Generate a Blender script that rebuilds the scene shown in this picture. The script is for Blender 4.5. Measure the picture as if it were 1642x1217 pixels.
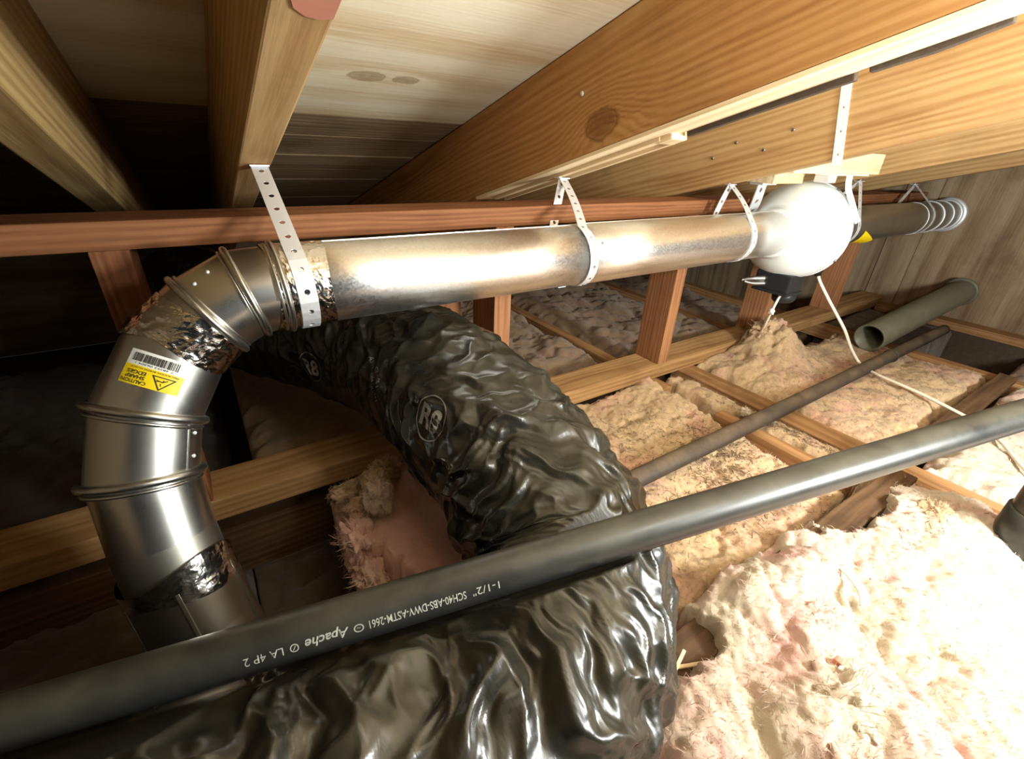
import bpy, bmesh, math, random
import numpy as np
from mathutils import Vector, Matrix

random.seed(7)
for o in list(bpy.data.objects):
    bpy.data.objects.remove(o)
SC = bpy.context.scene
COL = SC.collection

# ------------------------------------------------------------------ camera
# World frame: metres, X runs along the duct, Y towards the eave, Z up; the lens is at the origin.
CR = np.array([[0.8330206, -0.55155718, 0.04314349],
               [-0.22217727, -0.40493356, -0.88694198],
               [0.50666946, 0.72925544, -0.45986146]])
cam_d = bpy.data.cameras.new('camera')
cam_d.sensor_width = 36.0
cam_d.lens = 727.136 * 36.0 / 1642.0
cam_d.clip_start = 0.01
cam = bpy.data.objects.new('camera', cam_d)
COL.objects.link(cam)
m3 = Matrix((CR[0].tolist(), (-CR[1]).tolist(), (-CR[2]).tolist())).transposed()
cam.matrix_world = m3.to_4x4()
SC.camera = cam

# ------------------------------------------------------------------ light and exposure
W = bpy.data.worlds.new('attic_dark')
W.use_nodes = True
W.node_tree.nodes['Background'].inputs[0].default_value = (0.55, 0.65, 0.8, 1)
W.node_tree.nodes['Background'].inputs[1].default_value = 0.01
SC.world = W
SC.view_settings.view_transform = 'Standard'
SC.view_settings.look = 'None'
SC.view_settings.gamma = 1.0
SC.view_settings.use_curve_mapping = False
SC.view_settings.exposure = 1.0


def lamp(name, kind, loc, power, color, size=0.1, aim=None):
    d = bpy.data.lights.new(name, kind)
    d.energy = power
    d.color = color
    if kind == 'AREA':
        d.shape = 'DISK'
        d.size = size
    else:
        d.shadow_soft_size = size
    o = bpy.data.objects.new(name, d)
    o.location = loc
    if aim is not None:
        o.rotation_euler = (Vector(aim) - Vector(loc)).to_track_quat('-Z', 'Y').to_euler()
    COL.objects.link(o)
    return o


# the worker's lamp lying to the right of the frame, and the dim light by the person holding the camera
lamp('work_lamp', 'POINT', (1.04, -0.54, -0.05), 53.0, (0.97, 1.0, 0.96), 0.12)
lamp('hand_lamp', 'AREA', (0.54, -0.15, 0.10), 3.4, (1.0, 1.0, 0.94), 0.14, (0.82, 0.75, 0.36))

# ------------------------------------------------------------------ noise (numpy)
_rs = np.random.RandomState(3)
_perm = _rs.permutation(256)
_perm = np.concatenate([_perm, _perm, _perm])
_g = _rs.normal(size=(256, 3))
_g /= np.linalg.norm(_g, axis=1)[:, None]


def pn(p):
    """gradient noise of an (n,3) array, about -1..1"""
    p = np.asarray(p, float)
    i = np.floor(p).astype(int)
    f = p - i
    u = f * f * f * (f * (f * 6 - 15) + 10)
    i = i & 255
    out = 0
    for dx in (0, 1):
        wx = u[:, 0] if dx else 1 - u[:, 0]
        for dy in (0, 1):
            wy = u[:, 1] if dy else 1 - u[:, 1]
            for dz in (0, 1):
                wz = u[:, 2] if dz else 1 - u[:, 2]
                h = _perm[_perm[_perm[(i[:, 0] + dx) & 255] + ((i[:, 1] + dy) & 255)] + ((i[:, 2] + dz) & 255)]
                g = _g[h]
                out = out + wx * wy * wz * (g[:, 0] * (f[:, 0] - dx) + g[:, 1] * (f[:, 1] - dy) + g[:, 2] * (f[:, 2] - dz))
    return out * 1.5


def fbm(p, oct=4, gain=0.5, lac=2.1):
    a, s, out = 1.0, 1.0, 0
    for k in range(oct):
        out = out + a * pn(p * s + 17.3 * k)
        a *= gain
        s *= lac
    return out


def billow(p, oct=4, gain=0.5, lac=2.1):
    a, s, out = 1.0, 1.0, 0
    for k in range(oct):
        out = out + a * np.sqrt(np.abs(pn(p * s + 9.1 * k)) + 0.002)
        a *= gain
        s *= lac
    return out


# ------------------------------------------------------------------ materials
def mat(name):
    m = bpy.data.materials.new(name)
    m.use_nodes = True
    nt = m.node_tree
    b = nt.nodes['Principled BSDF']
    return m, nt, b


class NG:
    """tiny helper for wiring nodes"""

    def __init__(s, nt):
        s.nt = nt

    def n(s, t, ins=None, **kw):
        nd = s.nt.nodes.new(t)
        for k, v in kw.items():
            setattr(nd, k, v)
        for k, v in (ins or {}).items():
            if isinstance(v, bpy.types.NodeSocket):
                s.nt.links.new(v, nd.inputs[k])
            else:
                nd.inputs[k].default_value = v
        return nd

    def math(s, op, a, b=0.0, c=None):
        d = {0: a, 1: b}
        if c is not None:
            d[2] = c
        return s.n('ShaderNodeMath', d, operation=op).outputs[0]

    def ramp(s, fac, stops):
        r = s.n('ShaderNodeValToRGB', {0: fac})
        e = r.color_ramp.elements
        while len(e) < len(stops):
            e.new(0.5)
        for i, (p, c) in enumerate(stops):
            e[i].position = p
            e[i].color = (*c, 1) if len(c) == 3 else c
        return r.outputs[0]

    def mix(s, f, a, b):
        return s.n('ShaderNodeMix', {0: f, 6: a, 7: b}, data_type='RGBA').outputs[2]

    def noise(s, vec, scale, detail=4, rough=0.55, dist=0.0):
        return s.n('ShaderNodeTexNoise', {'Vector': vec, 'Scale': scale, 'Detail': detail, 'Roughness': rough, 'Distortion': dist}).outputs[0]

    def bump(s, h, strength, dist, normal=None):
        d = {'Height': h, 'Strength': strength, 'Distance': dist}
        if normal is not None:
            d['Normal'] = normal
        return s.n('ShaderNodeBump', d).outputs[0]


def rgba(c):
    return (*c, 1.0)


def wood(name, light, mid, dark, ring=38.0, knots=(), rough=0.72, grime=0.3, spec=0.25, stretch=(0.9, 9.0, 9.0), pith=(0.0, 0.05, -0.12), blotch=None):
    """grain runs along local X; knots are (x,y,z,radius) in local coordinates"""
    m, nt, b = mat(name)
    g = NG(nt)
    co = g.n('ShaderNodeTexCoord').outputs['Object']
    rnd = g.n('ShaderNodeObjectInfo').outputs['Random']
    off = g.n('ShaderNodeCombineXYZ', {0: g.math('MULTIPLY', rnd, 7.0), 1: g.math('MULTIPLY', rnd, 3.1), 2: g.math('MULTIPLY', rnd, 5.3)}).outputs[0]
    cs = g.n('ShaderNodeVectorMath', {0: co, 1: off}, operation='ADD').outputs[0]
    st = g.n('ShaderNodeVectorMath', {0: cs, 1: stretch}, operation='MULTIPLY').outputs[0]
    low = g.noise(st, 1.3, 3, 0.5)
    # ring distance from a pith running roughly along X
    sep = g.n('ShaderNodeSeparateXYZ', {0: co})
    yy = g.math('ADD', sep.outputs[1], pith[1])
    zz = g.math('ADD', sep.outputs[2], pith[2])
    r = g.math('SQRT', g.math('ADD', g.math('MULTIPLY', yy, yy), g.math('MULTIPLY', zz, zz)))
    r = g.math('ADD', r, g.math('MULTIPLY', low, 0.055))
    core = None
    for (kx, ky, kz, kr) in knots:
        d = g.n('ShaderNodeVectorMath', {0: co, 1: (kx, ky, kz)}, operation='SUBTRACT').outputs[0]
        d = g.n('ShaderNodeVectorMath', {0: d, 1: (0.62, 1.0, 1.0)}, operation='MULTIPLY').outputs[0]
        ln = g.n('ShaderNodeVectorMath', {0: d}, operation='LENGTH').outputs['Value']
        ln = g.math('ADD', ln, g.math('MULTIPLY', g.math('SUBTRACT', g.noise(co, 45, 2), 0.5), kr * 0.55))
        infl = g.math('POWER', 2.718, g.math('MULTIPLY', g.math('MULTIPLY', ln, ln), -1.0 / (kr * 2.2) ** 2))
        r = g.math('ADD', r, g.math('MULTIPLY', infl, kr * 2.2))
        c1 = g.n('ShaderNodeMapRange', {0: ln, 1: kr * 0.75, 2: kr * 1.15, 3: 1.0, 4: 0.0}).outputs[0]
        rim = g.n('ShaderNodeMapRange', {0: g.math('ABSOLUTE', g.math('SUBTRACT', ln, kr * 0.95)), 1: 0.0, 2: kr * 0.22, 3: 0.7, 4: 0.0}).outputs[0]
        c1 = g.math('MAXIMUM', g.math('MULTIPLY', c1, g.math('ADD', 0.35, g.math('MULTIPLY', g.noise(co, 90, 3), 0.45))), rim)
        core = c1 if core is None else g.math('MAXIMUM', core, c1)
    ringv = g.math('MULTIPLY', g.math('ADD', g.math('SINE', g.math('MULTIPLY', r, ring * 15.0)), 1.0), 0.5)
    fine = g.noise(g.n('ShaderNodeVectorMath', {0: cs, 1: (6.0, 160.0, 160.0)}, operation='MULTIPLY').outputs[0], 1.0, 3, 0.6)
    v = g.math('ADD', g.math('MULTIPLY', ringv, 0.24), g.math('MULTIPLY', fine, 0.62))
    v = g.math('ADD', v, g.math('MULTIPLY', g.math('SUBTRACT', low, 0.5), 0.8))
    col = g.ramp(v, [(0.12, dark), (0.48, mid), (0.85, light)])
    gr = g.noise(cs, 5.0, 5, 0.65)
    gm = g.n('ShaderNodeMapRange', {0: gr, 1: 0.5, 2: 0.75, 3: 0.0, 4: grime}).outputs[0]
    col = g.mix(gm, col, rgba(tuple(x * 0.35 for x in dark)))
    if blotch:
        bl = g.n('ShaderNodeMapRange', {0: g.noise(cs, 2.2, 3), 1: 0.52, 2: 0.62, 3: 0.0, 4: 0.55}).outputs[0]
        col = g.mix(bl, col, rgba(blotch))
    if core is not None:
        col = g.mix(core, col, rgba((dark[0] * 0.42, dark[1] * 0.34, dark[2] * 0.28)))
    nt.links.new(col, b.inputs['Base Color'])
    b.inputs['Roughness'].default_value = rough
    b.inputs['Specular IOR Level'].default_value = spec
    nt.links.new(g.bump(v, 0.35, 0.002), b.inputs['Normal'])
    return m


def metal(name, col, rough, spangle=0.0, bumps=0.0, bscale=60, grime=0.0, metallic=1.0):
    m, nt, b = mat(name)
    g = NG(nt)
    co = g.n('ShaderNodeTexCoord').outputs['Object']
    b.inputs['Metallic'].default_value = metallic
    base = rgba(col)
    if spangle:
        vo = g.n('ShaderNodeTexVoronoi', {'Vector': co, 'Scale': 330.0})
        ns = g.noise(co, 420, 2)
        k = g.math('ADD', g.math('MULTIPLY', g.n('ShaderNodeSeparateColor', {0: vo.outputs['Color']}).outputs[0], 0.7), g.math('MULTIPLY', ns, 0.3))
        c = g.mix(k, rgba(tuple(x * (1 - spangle) for x in col)), rgba(tuple(min(1, x * (1 + spangle * 0.4)) for x in col)))
        nt.links.new(c, b.inputs['Base Color'])
        nt.links.new(g.math('ADD', g.math('MULTIPLY', k, 0.10), rough - 0.05), b.inputs['Roughness'])
        nt.links.new(g.bump(k, 0.035, 0.0004), b.inputs['Normal'])
    else:
        n1 = g.noise(co, 14, 4)
        c = g.mix(g.math('MULTIPLY', n1, grime), base, rgba(tuple(x * 0.3 for x in col)))
        nt.links.new(c, b.inputs['Base Color'])
        nt.links.new(g.math('ADD', g.math('MULTIPLY', n1, 0.16), rough - 0.08), b.inputs['Roughness'])
        if bumps:
            nt.links.new(g.bump(g.noise(co, bscale, 4), bumps, 0.003), b.inputs['Normal'])
    return m


def plain(name, col, rough=0.5, metallic=0.0, spec=0.5, var=0.15, scale=30, bump=0.0, dust=None, dust_amt=0.5):
    m, nt, b = mat(name)
    g = NG(nt)
    co = g.n('ShaderNodeTexCoord').outputs['Object']
    n1 = g.noise(co, scale, 4)
    c = g.mix(n1, rgba(tuple(x * (1 - var) for x in col)), rgba(tuple(min(1, x * (1 + var)) for x in col)))
    if dust:
        up = g.n('ShaderNodeSeparateXYZ', {0: g.n('ShaderNodeNewGeometry').outputs['Normal']}).outputs[2]
        u = g.n('ShaderNodeMapRange', {0: up, 1: -0.1, 2: 0.95, 3: 0.05, 4: 1.0}).outputs[0]
        f = g.math('MULTIPLY', g.math('MULTIPLY', u, g.n('ShaderNodeMapRange', {0: g.noise(co, 9, 5, 0.7), 1: 0.3, 2: 0.7}).outputs[0]), dust_amt)
        c = g.mix(f, c, rgba(dust))
        nt.links.new(g.math('ADD', g.math('MULTIPLY', f, 0.5), rough), b.inputs['Roughness'])
    else:
        b.inputs['Roughness'].default_value = rough
    nt.links.new(c, b.inputs['Base Color'])
    b.inputs['Metallic'].default_value = metallic
    b.inputs['Specular IOR Level'].default_value = spec
    if bump:
        nt.links.new(g.bump(n1, bump, 0.003), b.inputs['Normal'])
    return m


def fibre(name, cream, pink, dirt, pink_lo=0.45, dirt_amt=0.5, seed=0.0):
    m, nt, b = mat(name)
    g = NG(nt)
    co = g.n('ShaderNodeTexCoord').outputs['Object']
    co = g.n('ShaderNodeVectorMath', {0: co, 1: (seed, seed * 0.7, 0)}, operation='ADD').outputs[0]
    a = g.noise(co, 5.5, 5, 0.62, 0.6)
    col = g.mix(g.n('ShaderNodeMapRange', {0: a, 1: pink_lo, 2: pink_lo + 0.2}).outputs[0], rgba(cream), rgba(pink))
    b2 = g.noise(co, 19, 6, 0.7, 0.8)
    col = g.mix(g.n('ShaderNodeMapRange', {0: b2, 1: 0.52, 2: 0.72, 3: 0.0, 4: dirt_amt}).outputs[0], col, rgba(dirt))
    c3 = g.noise(co, 75, 5, 0.75)
    col = g.mix(g.n('ShaderNodeMapRange', {0: c3, 1: 0.58, 2: 0.74, 3: 0.0, 4: dirt_amt * 0.85}).outputs[0], col, rgba(tuple(x * 0.45 for x in dirt)))
    wv = g.n('ShaderNodeMapping', {'Vector': co, 'Rotation': (0, 0, 0.5), 'Scale': (22, 80, 40)}).outputs[0]
    sv = g.n('ShaderNodeTexNoise', {'Vector': wv, 'Scale': 1.0, 'Detail': 6.0, 'Roughness': 0.7, 'Distortion': 1.6}).outputs[0]
    col = g.mix(g.n('ShaderNodeMapRange', {0: sv, 1: 0.50, 2: 0.70, 3: 0.0, 4: 0.5 * dirt_amt + 0.15}).outputs[0], col, rgba(tuple(x * 1.3 for x in dirt)))
    nt.links.new(col, b.inputs['Base Color'])
    b.inputs['Roughness'].default_value = 1.0
    b.inputs['Specular IOR Level'].default_value = 0.05
    b.inputs['Sheen Weight'].default_value = 0.2
    b.inputs['Sheen Roughness'].default_value = 0.6
    hb = g.math('ADD', g.math('MULTIPLY', g.noise(co, 48, 8, 0.8, 1.6), 0.7), g.math('MULTIPLY', g.noise(co, 210, 4, 0.75, 1.0), 0.3))
    nt.links.new(g.bump(hb, 0.55, 0.006), b.inputs['Normal'])
    return m


M = {}
M['rafter'] = wood('rafter_fir', (0.52, 0.305, 0.125), (0.42, 0.215, 0.073), (0.27, 0.115, 0.034), ring=34, knots=[(1.939, 0.030, -0.057, 0.026)], grime=0.3)
M['rafter_plain'] = wood('rafter_fir_plain', (0.60, 0.42, 0.21), (0.50, 0.32, 0.14), (0.34, 0.18, 0.065), ring=30, grime=0.3)
M['rafter_old'] = wood('rafter_grey_fir', (0.50, 0.37, 0.17), (0.40, 0.275, 0.115), (0.25, 0.15, 0.055), ring=22, grime=0.3)
M['red'] = wood('red_fir', (0.33, 0.15, 0.066), (0.25, 0.10, 0.04), (0.135, 0.048, 0.018), ring=46, grime=0.25)
M['stud'] = wood('stud_fir', (0.46, 0.235, 0.115), (0.36, 0.165, 0.072), (0.22, 0.09, 0.036), ring=42, grime=0.25)
M['plate'] = wood('plate_fir', (0.54, 0.34, 0.17), (0.43, 0.25, 0.10), (0.25, 0.12, 0.045), ring=30, grime=0.45)
M['joist'] = wood('joist_fir', (0.47, 0.28, 0.13), (0.36, 0.19, 0.08), (0.19, 0.085, 0.035), ring=26, grime=0.6)
M['dark_wood'] = wood('dirty_dark_wood', (0.20, 0.12, 0.06), (0.13, 0.07, 0.035), (0.06, 0.03, 0.015), ring=24, grime=0.7)
M['new_wood'] = wood('pale_new_pine', (0.86, 0.74, 0.52), (0.80, 0.65, 0.42), (0.62, 0.44, 0.24), ring=20, grime=0.08)
M['near_black'] = plain('dark_strip', (0.06, 0.04, 0.025), 0.95, var=0.5, scale=60, bump=0.5)  # near-black for the edge strips, and for the shade in the wall-plate hole
M['ply'] = wood('plywood_face', (0.88, 0.84, 0.70), (0.83, 0.77, 0.59), (0.64, 0.49, 0.28), ring=5, knots=[(0.352, 1.060, 0.105, 0.022), (0.432, 1.058, 0.107, 0.017)], grime=0.10, stretch=(0.9, 5.0, 5.0), pith=(0, -0.4, 0.35))
M['deckboard'] = wood('grey_deck_board', (0.36, 0.28, 0.18), (0.27, 0.19, 0.11), (0.14, 0.09, 0.05), ring=18, grime=0.5)
M['wallboard'] = wood('grey_wall_board', (0.42, 0.33, 0.22), (0.32, 0.23, 0.14), (0.18, 0.11, 0.06), ring=16, grime=0.5)
M['galv'] = metal('galvanized_steel', (0.90, 0.90, 0.88), 0.34, spangle=0.10)
M['galv_smooth'] = metal('smooth_galvanized_steel', (0.70, 0.70, 0.66), 0.30, bumps=0.06, bscale=9, grime=0.25)
M['galv_dull'] = metal('dull_galvanized_steel', (0.42, 0.41, 0.36), 0.42, bumps=0.1, bscale=14, grime=0.4)
M['foil'] = metal('aluminium_foil_tape', (0.88, 0.86, 0.83), 0.14, bumps=0.25, bscale=110)
M['strap'] = metal('zinc_strap', (0.86, 0.89, 0.92), 0.48, grime=0.12, metallic=0.55)
M['steel'] = metal('dark_steel', (0.35, 0.34, 0.33), 0.4, grime=0.3)
M['film'] = plain('black_polyethylene_film', (0.011, 0.0115, 0.010), 0.25, spec=0.6, var=0.3, dust=(0.17, 0.15, 0.085), dust_amt=0.20)
_nt = M['film'].node_tree
_g2 = NG(_nt)
_co = _g2.n('ShaderNodeTexCoord').outputs['Object']
_st = _g2.n('ShaderNodeMapping', {'Vector': _co, 'Rotation': (0.3, 0.5, 0.6), 'Scale': (140, 18, 60)}).outputs[0]
_h = _g2.n('ShaderNodeTexNoise', {'Vector': _st, 'Scale': 1.0, 'Detail': 3.0, 'Distortion': 0.8}).outputs[0]
_nt.links.new(_g2.bump(_h, 0.22, 0.0012), _nt.nodes['Principled BSDF'].inputs['Normal'])
M['abs'] = plain('black_abs', (0.020, 0.021, 0.021), 0.30, spec=0.6, var=0.3, dust=(0.16, 0.155, 0.11), dust_amt=0.40)
M['abs_dusty'] = plain('dusty_black_abs', (0.035, 0.03, 0.026), 0.5, spec=0.4, var=0.4, dust=(0.26, 0.18, 0.11), dust_amt=0.75)
M['grey_pipe'] = plain('weathered_grey_pipe', (0.15, 0.145, 0.10), 0.42, spec=0.4, var=0.35, scale=18)
M['white_plastic'] = plain('white_abs_plastic', (0.82, 0.87, 0.86), 0.35, spec=0.5, var=0.03)
M['black_plastic'] = plain('black_box_plastic', (0.018, 0.02, 0.022), 0.4, spec=0.5)
M['white_paint'] = plain('white_coated_steel', (0.88, 0.88, 0.86), 0.4, var=0.04)
M['cord'] = plain('white_cable_sheath', (0.86, 0.80, 0.66), 0.45, var=0.06)
M['yellow'] = plain('yellow_label', (0.90, 0.66, 0.01), 0.4, var=0.05)
M['paper'] = plain('white_label_paper', (0.82, 0.82, 0.78), 0.5, var=0.05)
M['ink'] = plain('black_ink', (0.03, 0.028, 0.02), 0.6)
M['print_grey'] = plain('grey_film_print', (0.30, 0.31, 0.30), 0.5)
M['print_white'] = plain('white_pipe_print', (0.46, 0.48, 0.42), 0.5)
M['red_paint'] = plain('red_stain', (0.58, 0.24, 0.16), 0.7)
M['drywall'] = plain('old_drywall', (0.05, 0.042, 0.035), 0.95, var=0.4, scale=12)  # darkened: shade of the unlit gaps is put into the floor colour
M['needles'] = plain('dry_needles', (0.17, 0.105, 0.05), 0.9, var=0.6, scale=80)
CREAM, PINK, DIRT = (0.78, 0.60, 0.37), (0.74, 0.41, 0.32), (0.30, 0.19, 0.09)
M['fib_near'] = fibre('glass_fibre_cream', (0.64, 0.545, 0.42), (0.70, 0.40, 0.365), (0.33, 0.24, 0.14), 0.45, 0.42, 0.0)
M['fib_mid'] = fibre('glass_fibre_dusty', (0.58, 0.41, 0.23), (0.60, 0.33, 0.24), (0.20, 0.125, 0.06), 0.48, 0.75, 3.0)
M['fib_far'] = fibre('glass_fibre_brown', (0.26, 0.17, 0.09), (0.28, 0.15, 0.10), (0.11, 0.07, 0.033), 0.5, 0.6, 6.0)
M['fib_shaded'] = fibre('glass_fibre_shaded', (0.10, 0.07, 0.042), (0.10, 0.06, 0.045), (0.04, 0.03, 0.018), 0.5, 0.6, 4.0)  # near-black copy of the fibre: shade of unlit bays put into colour
M['fib_pink'] = fibre('glass_fibre_pink', (0.80, 0.58, 0.42), (0.80, 0.47, 0.39), (0.36, 0.22, 0.11), 0.34, 0.25, 9.0)


# ------------------------------------------------------------------ object helpers
def tag(o, label=None, cat=None, group=None, kind=None):
    if label:
        o['label'] = label
    if cat:
        o['category'] = cat
    if group:
        o['group'] = group
    if kind:
        o['kind'] = kind
    return o


def link(o, parent=None):
    COL.objects.link(o)
    if parent is not None:
        o.parent = parent
        o.matrix_parent_inverse = parent_inv(parent)
    return o


def world_of(p):
    if p.parent is None:
        return p.matrix_basis.copy()
    return world_of(p.parent) @ p.matrix_parent_inverse @ p.matrix_basis


def parent_inv(p):
    return world_of(p).inverted()


def mesh(name, verts, faces, m, parent=None, smooth=False):
    me = bpy.data.meshes.new(name)
    me.from_pydata([tuple(v) for v in verts], [], faces)
    me.update()
    if smooth:
        me.polygons.foreach_set('use_smooth', [True] * len(me.polygons))
    me.materials.append(m)
    return link(bpy.data.objects.new(name, me), parent)


def from_bm(name, bm, m, parent=None, smooth=False):
    me = bpy.data.meshes.new(name)
    bm.to_mesh(me)
    bm.free()
    if smooth:
        me.polygons.foreach_set('use_smooth', [True] * len(me.polygons))
    me.materials.append(m)
    return link(bpy.data.objects.new(name, me), parent)


def empty(name, loc, label, cat, group=None):
    o = bpy.data.objects.new(name, None)
    o.empty_display_size = 0.05
    o.location = loc
    COL.objects.link(o)
    return tag(o, label, cat, group)


def beam(name, p0, p1, w, h, m, up=(0, 0, 1), parent=None, bev=0.003, rough=0.0, z0=None):
    """a timber from p0 to p1 (centres of its ends); width w sideways, height h along up. Grain along local X."""
    p0, p1 = Vector(p0), Vector(p1)
    ax = (p1 - p0)
    L = ax.length
    ax.normalize()
    up = Vector(up)
    side = up.cross(ax).normalized()
    up = ax.cross(side).normalized()
    bm = bmesh.new()
    n = max(2, int(L / 0.12)) if rough else 1
    rings = []
    rnd = random.Random(hash(name) % 1000 + int(L * 1000))
    for i in range(n + 1):
        x = L * i / n
        j = lambda: rnd.uniform(-rough, rough)
        dy, dz = j(), j()
        rings.append([bm.verts.new((x, sy * w / 2 + dy, sz * h / 2 + dz)) for sy, sz in ((-1, -1), (1, -1), (1, 1), (-1, 1))])
    for a, b in zip(rings, rings[1:]):
        for k in range(4):
            bm.faces.new((a[k], a[(k + 1) % 4], b[(k + 1) % 4], b[k]))
    bm.faces.new(rings[0][::-1])
    bm.faces.new(rings[-1])
    bmesh.ops.recalc_face_normals(bm, faces=bm.faces)
    if bev:
        es = [e for e in bm.edges if e.calc_face_angle(0) > 1.0]
        bmesh.ops.bevel(bm, geom=es, offset=bev, segments=2, affect='EDGES', profile=0.6)
    o = from_bm(name, bm, m, parent)
    mw = Matrix((ax, side, up)).transposed().to_4x4()
    mw.translation = p0
    if parent is not None:
        o.matrix_parent_inverse = parent_inv(parent)
    o.matrix_basis = mw
    return o


def box(name, lo, hi, m, parent=None, bev=0.002):
    bm = bmesh.new()
    vs = [bm.verts.new((x, y, z)) for x in (lo[0], hi[0]) for y in (lo[1], hi[1]) for z in (lo[2], hi[2])]
    for f in ((0, 1, 3, 2), (4, 6, 7, 5), (0, 4, 5, 1), (2, 3, 7, 6), (0, 2, 6, 4), (1, 5, 7, 3)):
        bm.faces.new([vs[i] for i in f])
    bmesh.ops.recalc_face_normals(bm, faces=bm.faces)
    if bev:
        bmesh.ops.bevel(bm, geom=list(bm.edges), offset=bev, segments=2, affect='EDGES', profile=0.6)
    return from_bm(name, bm, m, parent)


def frame_of(ax, ref=(0, 0, 1)):
    ax = Vector(ax).normalized()
    ref = Vector(ref)
    if abs(ax.dot(ref)) > 0.97:
        ref = Vector((0, 1, 0))
    e1 = (ref - ax * ref.dot(ax)).normalized()
    e2 = ax.cross(e1)
    return ax, e1, e2


def lathe(name, p0, ax, prof, m, parent=None, seg=56, smooth=True, cap=True):
    """prof: (distance along axis, radius)"""
    ax, e1, e2 = frame_of(ax)
    p0 = Vector(p0)
    vs, fs = [], []
    for s, r in prof:
        for k in range(seg):
            a = 2 * math.pi * k / seg
            vs.append(p0 + ax * s + (e1 * math.cos(a) + e2 * math.sin(a)) * r)
    n = len(prof)
    for i in range(n - 1):
        for k in range(seg):
            k2 = (k + 1) % seg
            fs.append((i * seg + k, i * seg + k2, (i + 1) * seg + k2, (i + 1) * seg + k))
    if cap:
        fs.append(tuple(range(seg))[::-1])
        fs.append(tuple((n - 1) * seg + k for k in range(seg)))
    o = mesh(name, vs, fs, m, parent, smooth)
    return o


def tube(name, pts, r, m, parent=None, seg=10, spline=True, sub=8, cap=True, wob=0.0):
    pts = [Vector(p) for p in pts]
    P = smooth_path(pts, sub) if spline else pts
    vs, fs = [], []
    t0 = (P[1] - P[0]).normalized()
    _, e1, e2 = frame_of(t0)
    for i, p in enumerate(P):
        a, b = P[max(0, i - 1)], P[min(len(P) - 1, i + 1)]
        t = (b - a).normalized()
        e1 = (e1 - t * e1.dot(t)).normalized()
        e2 = t.cross(e1)
        rr = r(i / (len(P) - 1)) if callable(r) else r
        for k in range(seg):
            an = 2 * math.pi * k / seg
            vs.append(p + (e1 * math.cos(an) + e2 * math.sin(an)) * rr)
    n = len(P)
    for i in range(n - 1):
        for k in range(seg):
            k2 = (k + 1) % seg
            fs.append((i * seg + k, i * seg + k2, (i + 1) * seg + k2, (i + 1) * seg + k))
    if cap:
        fs.append(tuple(range(seg))[::-1])
        fs.append(tuple((n - 1) * seg + k for k in range(seg)))
    return mesh(name, vs, fs, m, parent, True)


def smooth_path(pts, sub=8):
    out = []
    n = len(pts)
    for i in range(n - 1):
        p0, p1, p2, p3 = pts[max(0, i - 1)], pts[i], pts[i + 1], pts[min(n - 1, i + 2)]
        for k in range(sub):
            t = k / sub
            out.append(0.5 * ((2 * p1) + (p2 - p0) * t + (2 * p0 - 5 * p1 + 4 * p2 - p3) * t * t + (3 * p1 - p0 - 3 * p2 + p3) * t ** 3))
    out.append(pts[-1])
    return out


def ring(name, c, ax, R, r, m, parent=None, seg=56, rs=10, sq=1.0):
    ax, e1, e2 = frame_of(ax)
    c = Vector(c)
    vs, fs = [], []
    for i in range(seg):
        a = 2 * math.pi * i / seg
        d = e1 * math.cos(a) + e2 * math.sin(a)
        for k in range(rs):
            b = 2 * math.pi * k / rs
            vs.append(c + d * (R + r * math.cos(b)) + ax * (r * sq * math.sin(b)))
    for i in range(seg):
        for k in range(rs):
            i2, k2 = (i + 1) % seg, (k + 1) % rs
            fs.append((i * rs + k, i2 * rs + k, i2 * rs + k2, i * rs + k2))
    return mesh(name, vs, fs, m, parent, True)


def strip_with_holes(name, path, width, m, parent=None, pitch=0.02, hole=0.0032, thick=0.0014, wdir=(1, 0, 0), first=0.0):
    """perforated metal strap following a dense polyline"""
    P = [Vector(p) for p in path]
    acc = [0.0]
    for a, b in zip(P, P[1:]):
        acc.append(acc[-1] + (b - a).length)
    L = acc[-1]

    def at(u):
        u = max(0.0, min(L, u))
        i = 0
        while i < len(acc) - 2 and acc[i + 1] < u:
            i += 1
        f = (u - acc[i]) / max(1e-9, acc[i + 1] - acc[i])
        t = (P[i + 1] - P[i]).normalized()
        p = P[i].lerp(P[i + 1], f)
        w = Vector(wdir)
        w = (w - t * w.dot(t)).normalized()
        return p, w

    bm = bmesh.new()
    n = max(1, int(round(L / pitch)))
    cell = L / n
    hw = width / 2
    for i in range(n):
        u0 = i * cell
        uc = u0 + cell / 2
        outer = [(u0, -hw), (uc, -hw), (u0 + cell, -hw), (u0 + cell, 0), (u0 + cell, hw), (uc, hw), (u0, hw), (u0, 0)]
        inner = [(uc + hole * math.cos(math.radians(a)), hole * math.sin(math.radians(a))) for a in (225, 270, 315, 0, 45, 90, 135, 180)]

        def V(q):
            p, w = at(q[0])
            return bm.verts.new(p + w * q[1])
        vo = [V(q) for q in outer]
        vi = [V(q) for q in inner]
        for k in range(8):
            bm.faces.new((vo[k], vo[(k + 1) % 8], vi[(k + 1) % 8], vi[k]))
    bmesh.ops.remove_doubles(bm, verts=bm.verts, dist=1e-5)
    bmesh.ops.recalc_face_normals(bm, faces=bm.faces)
    o = from_bm(name, bm, m, parent)
    s = o.modifiers.new('thickness', 'SOLIDIFY')
    s.thickness = thick
    s.offset = 0
    return o


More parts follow.
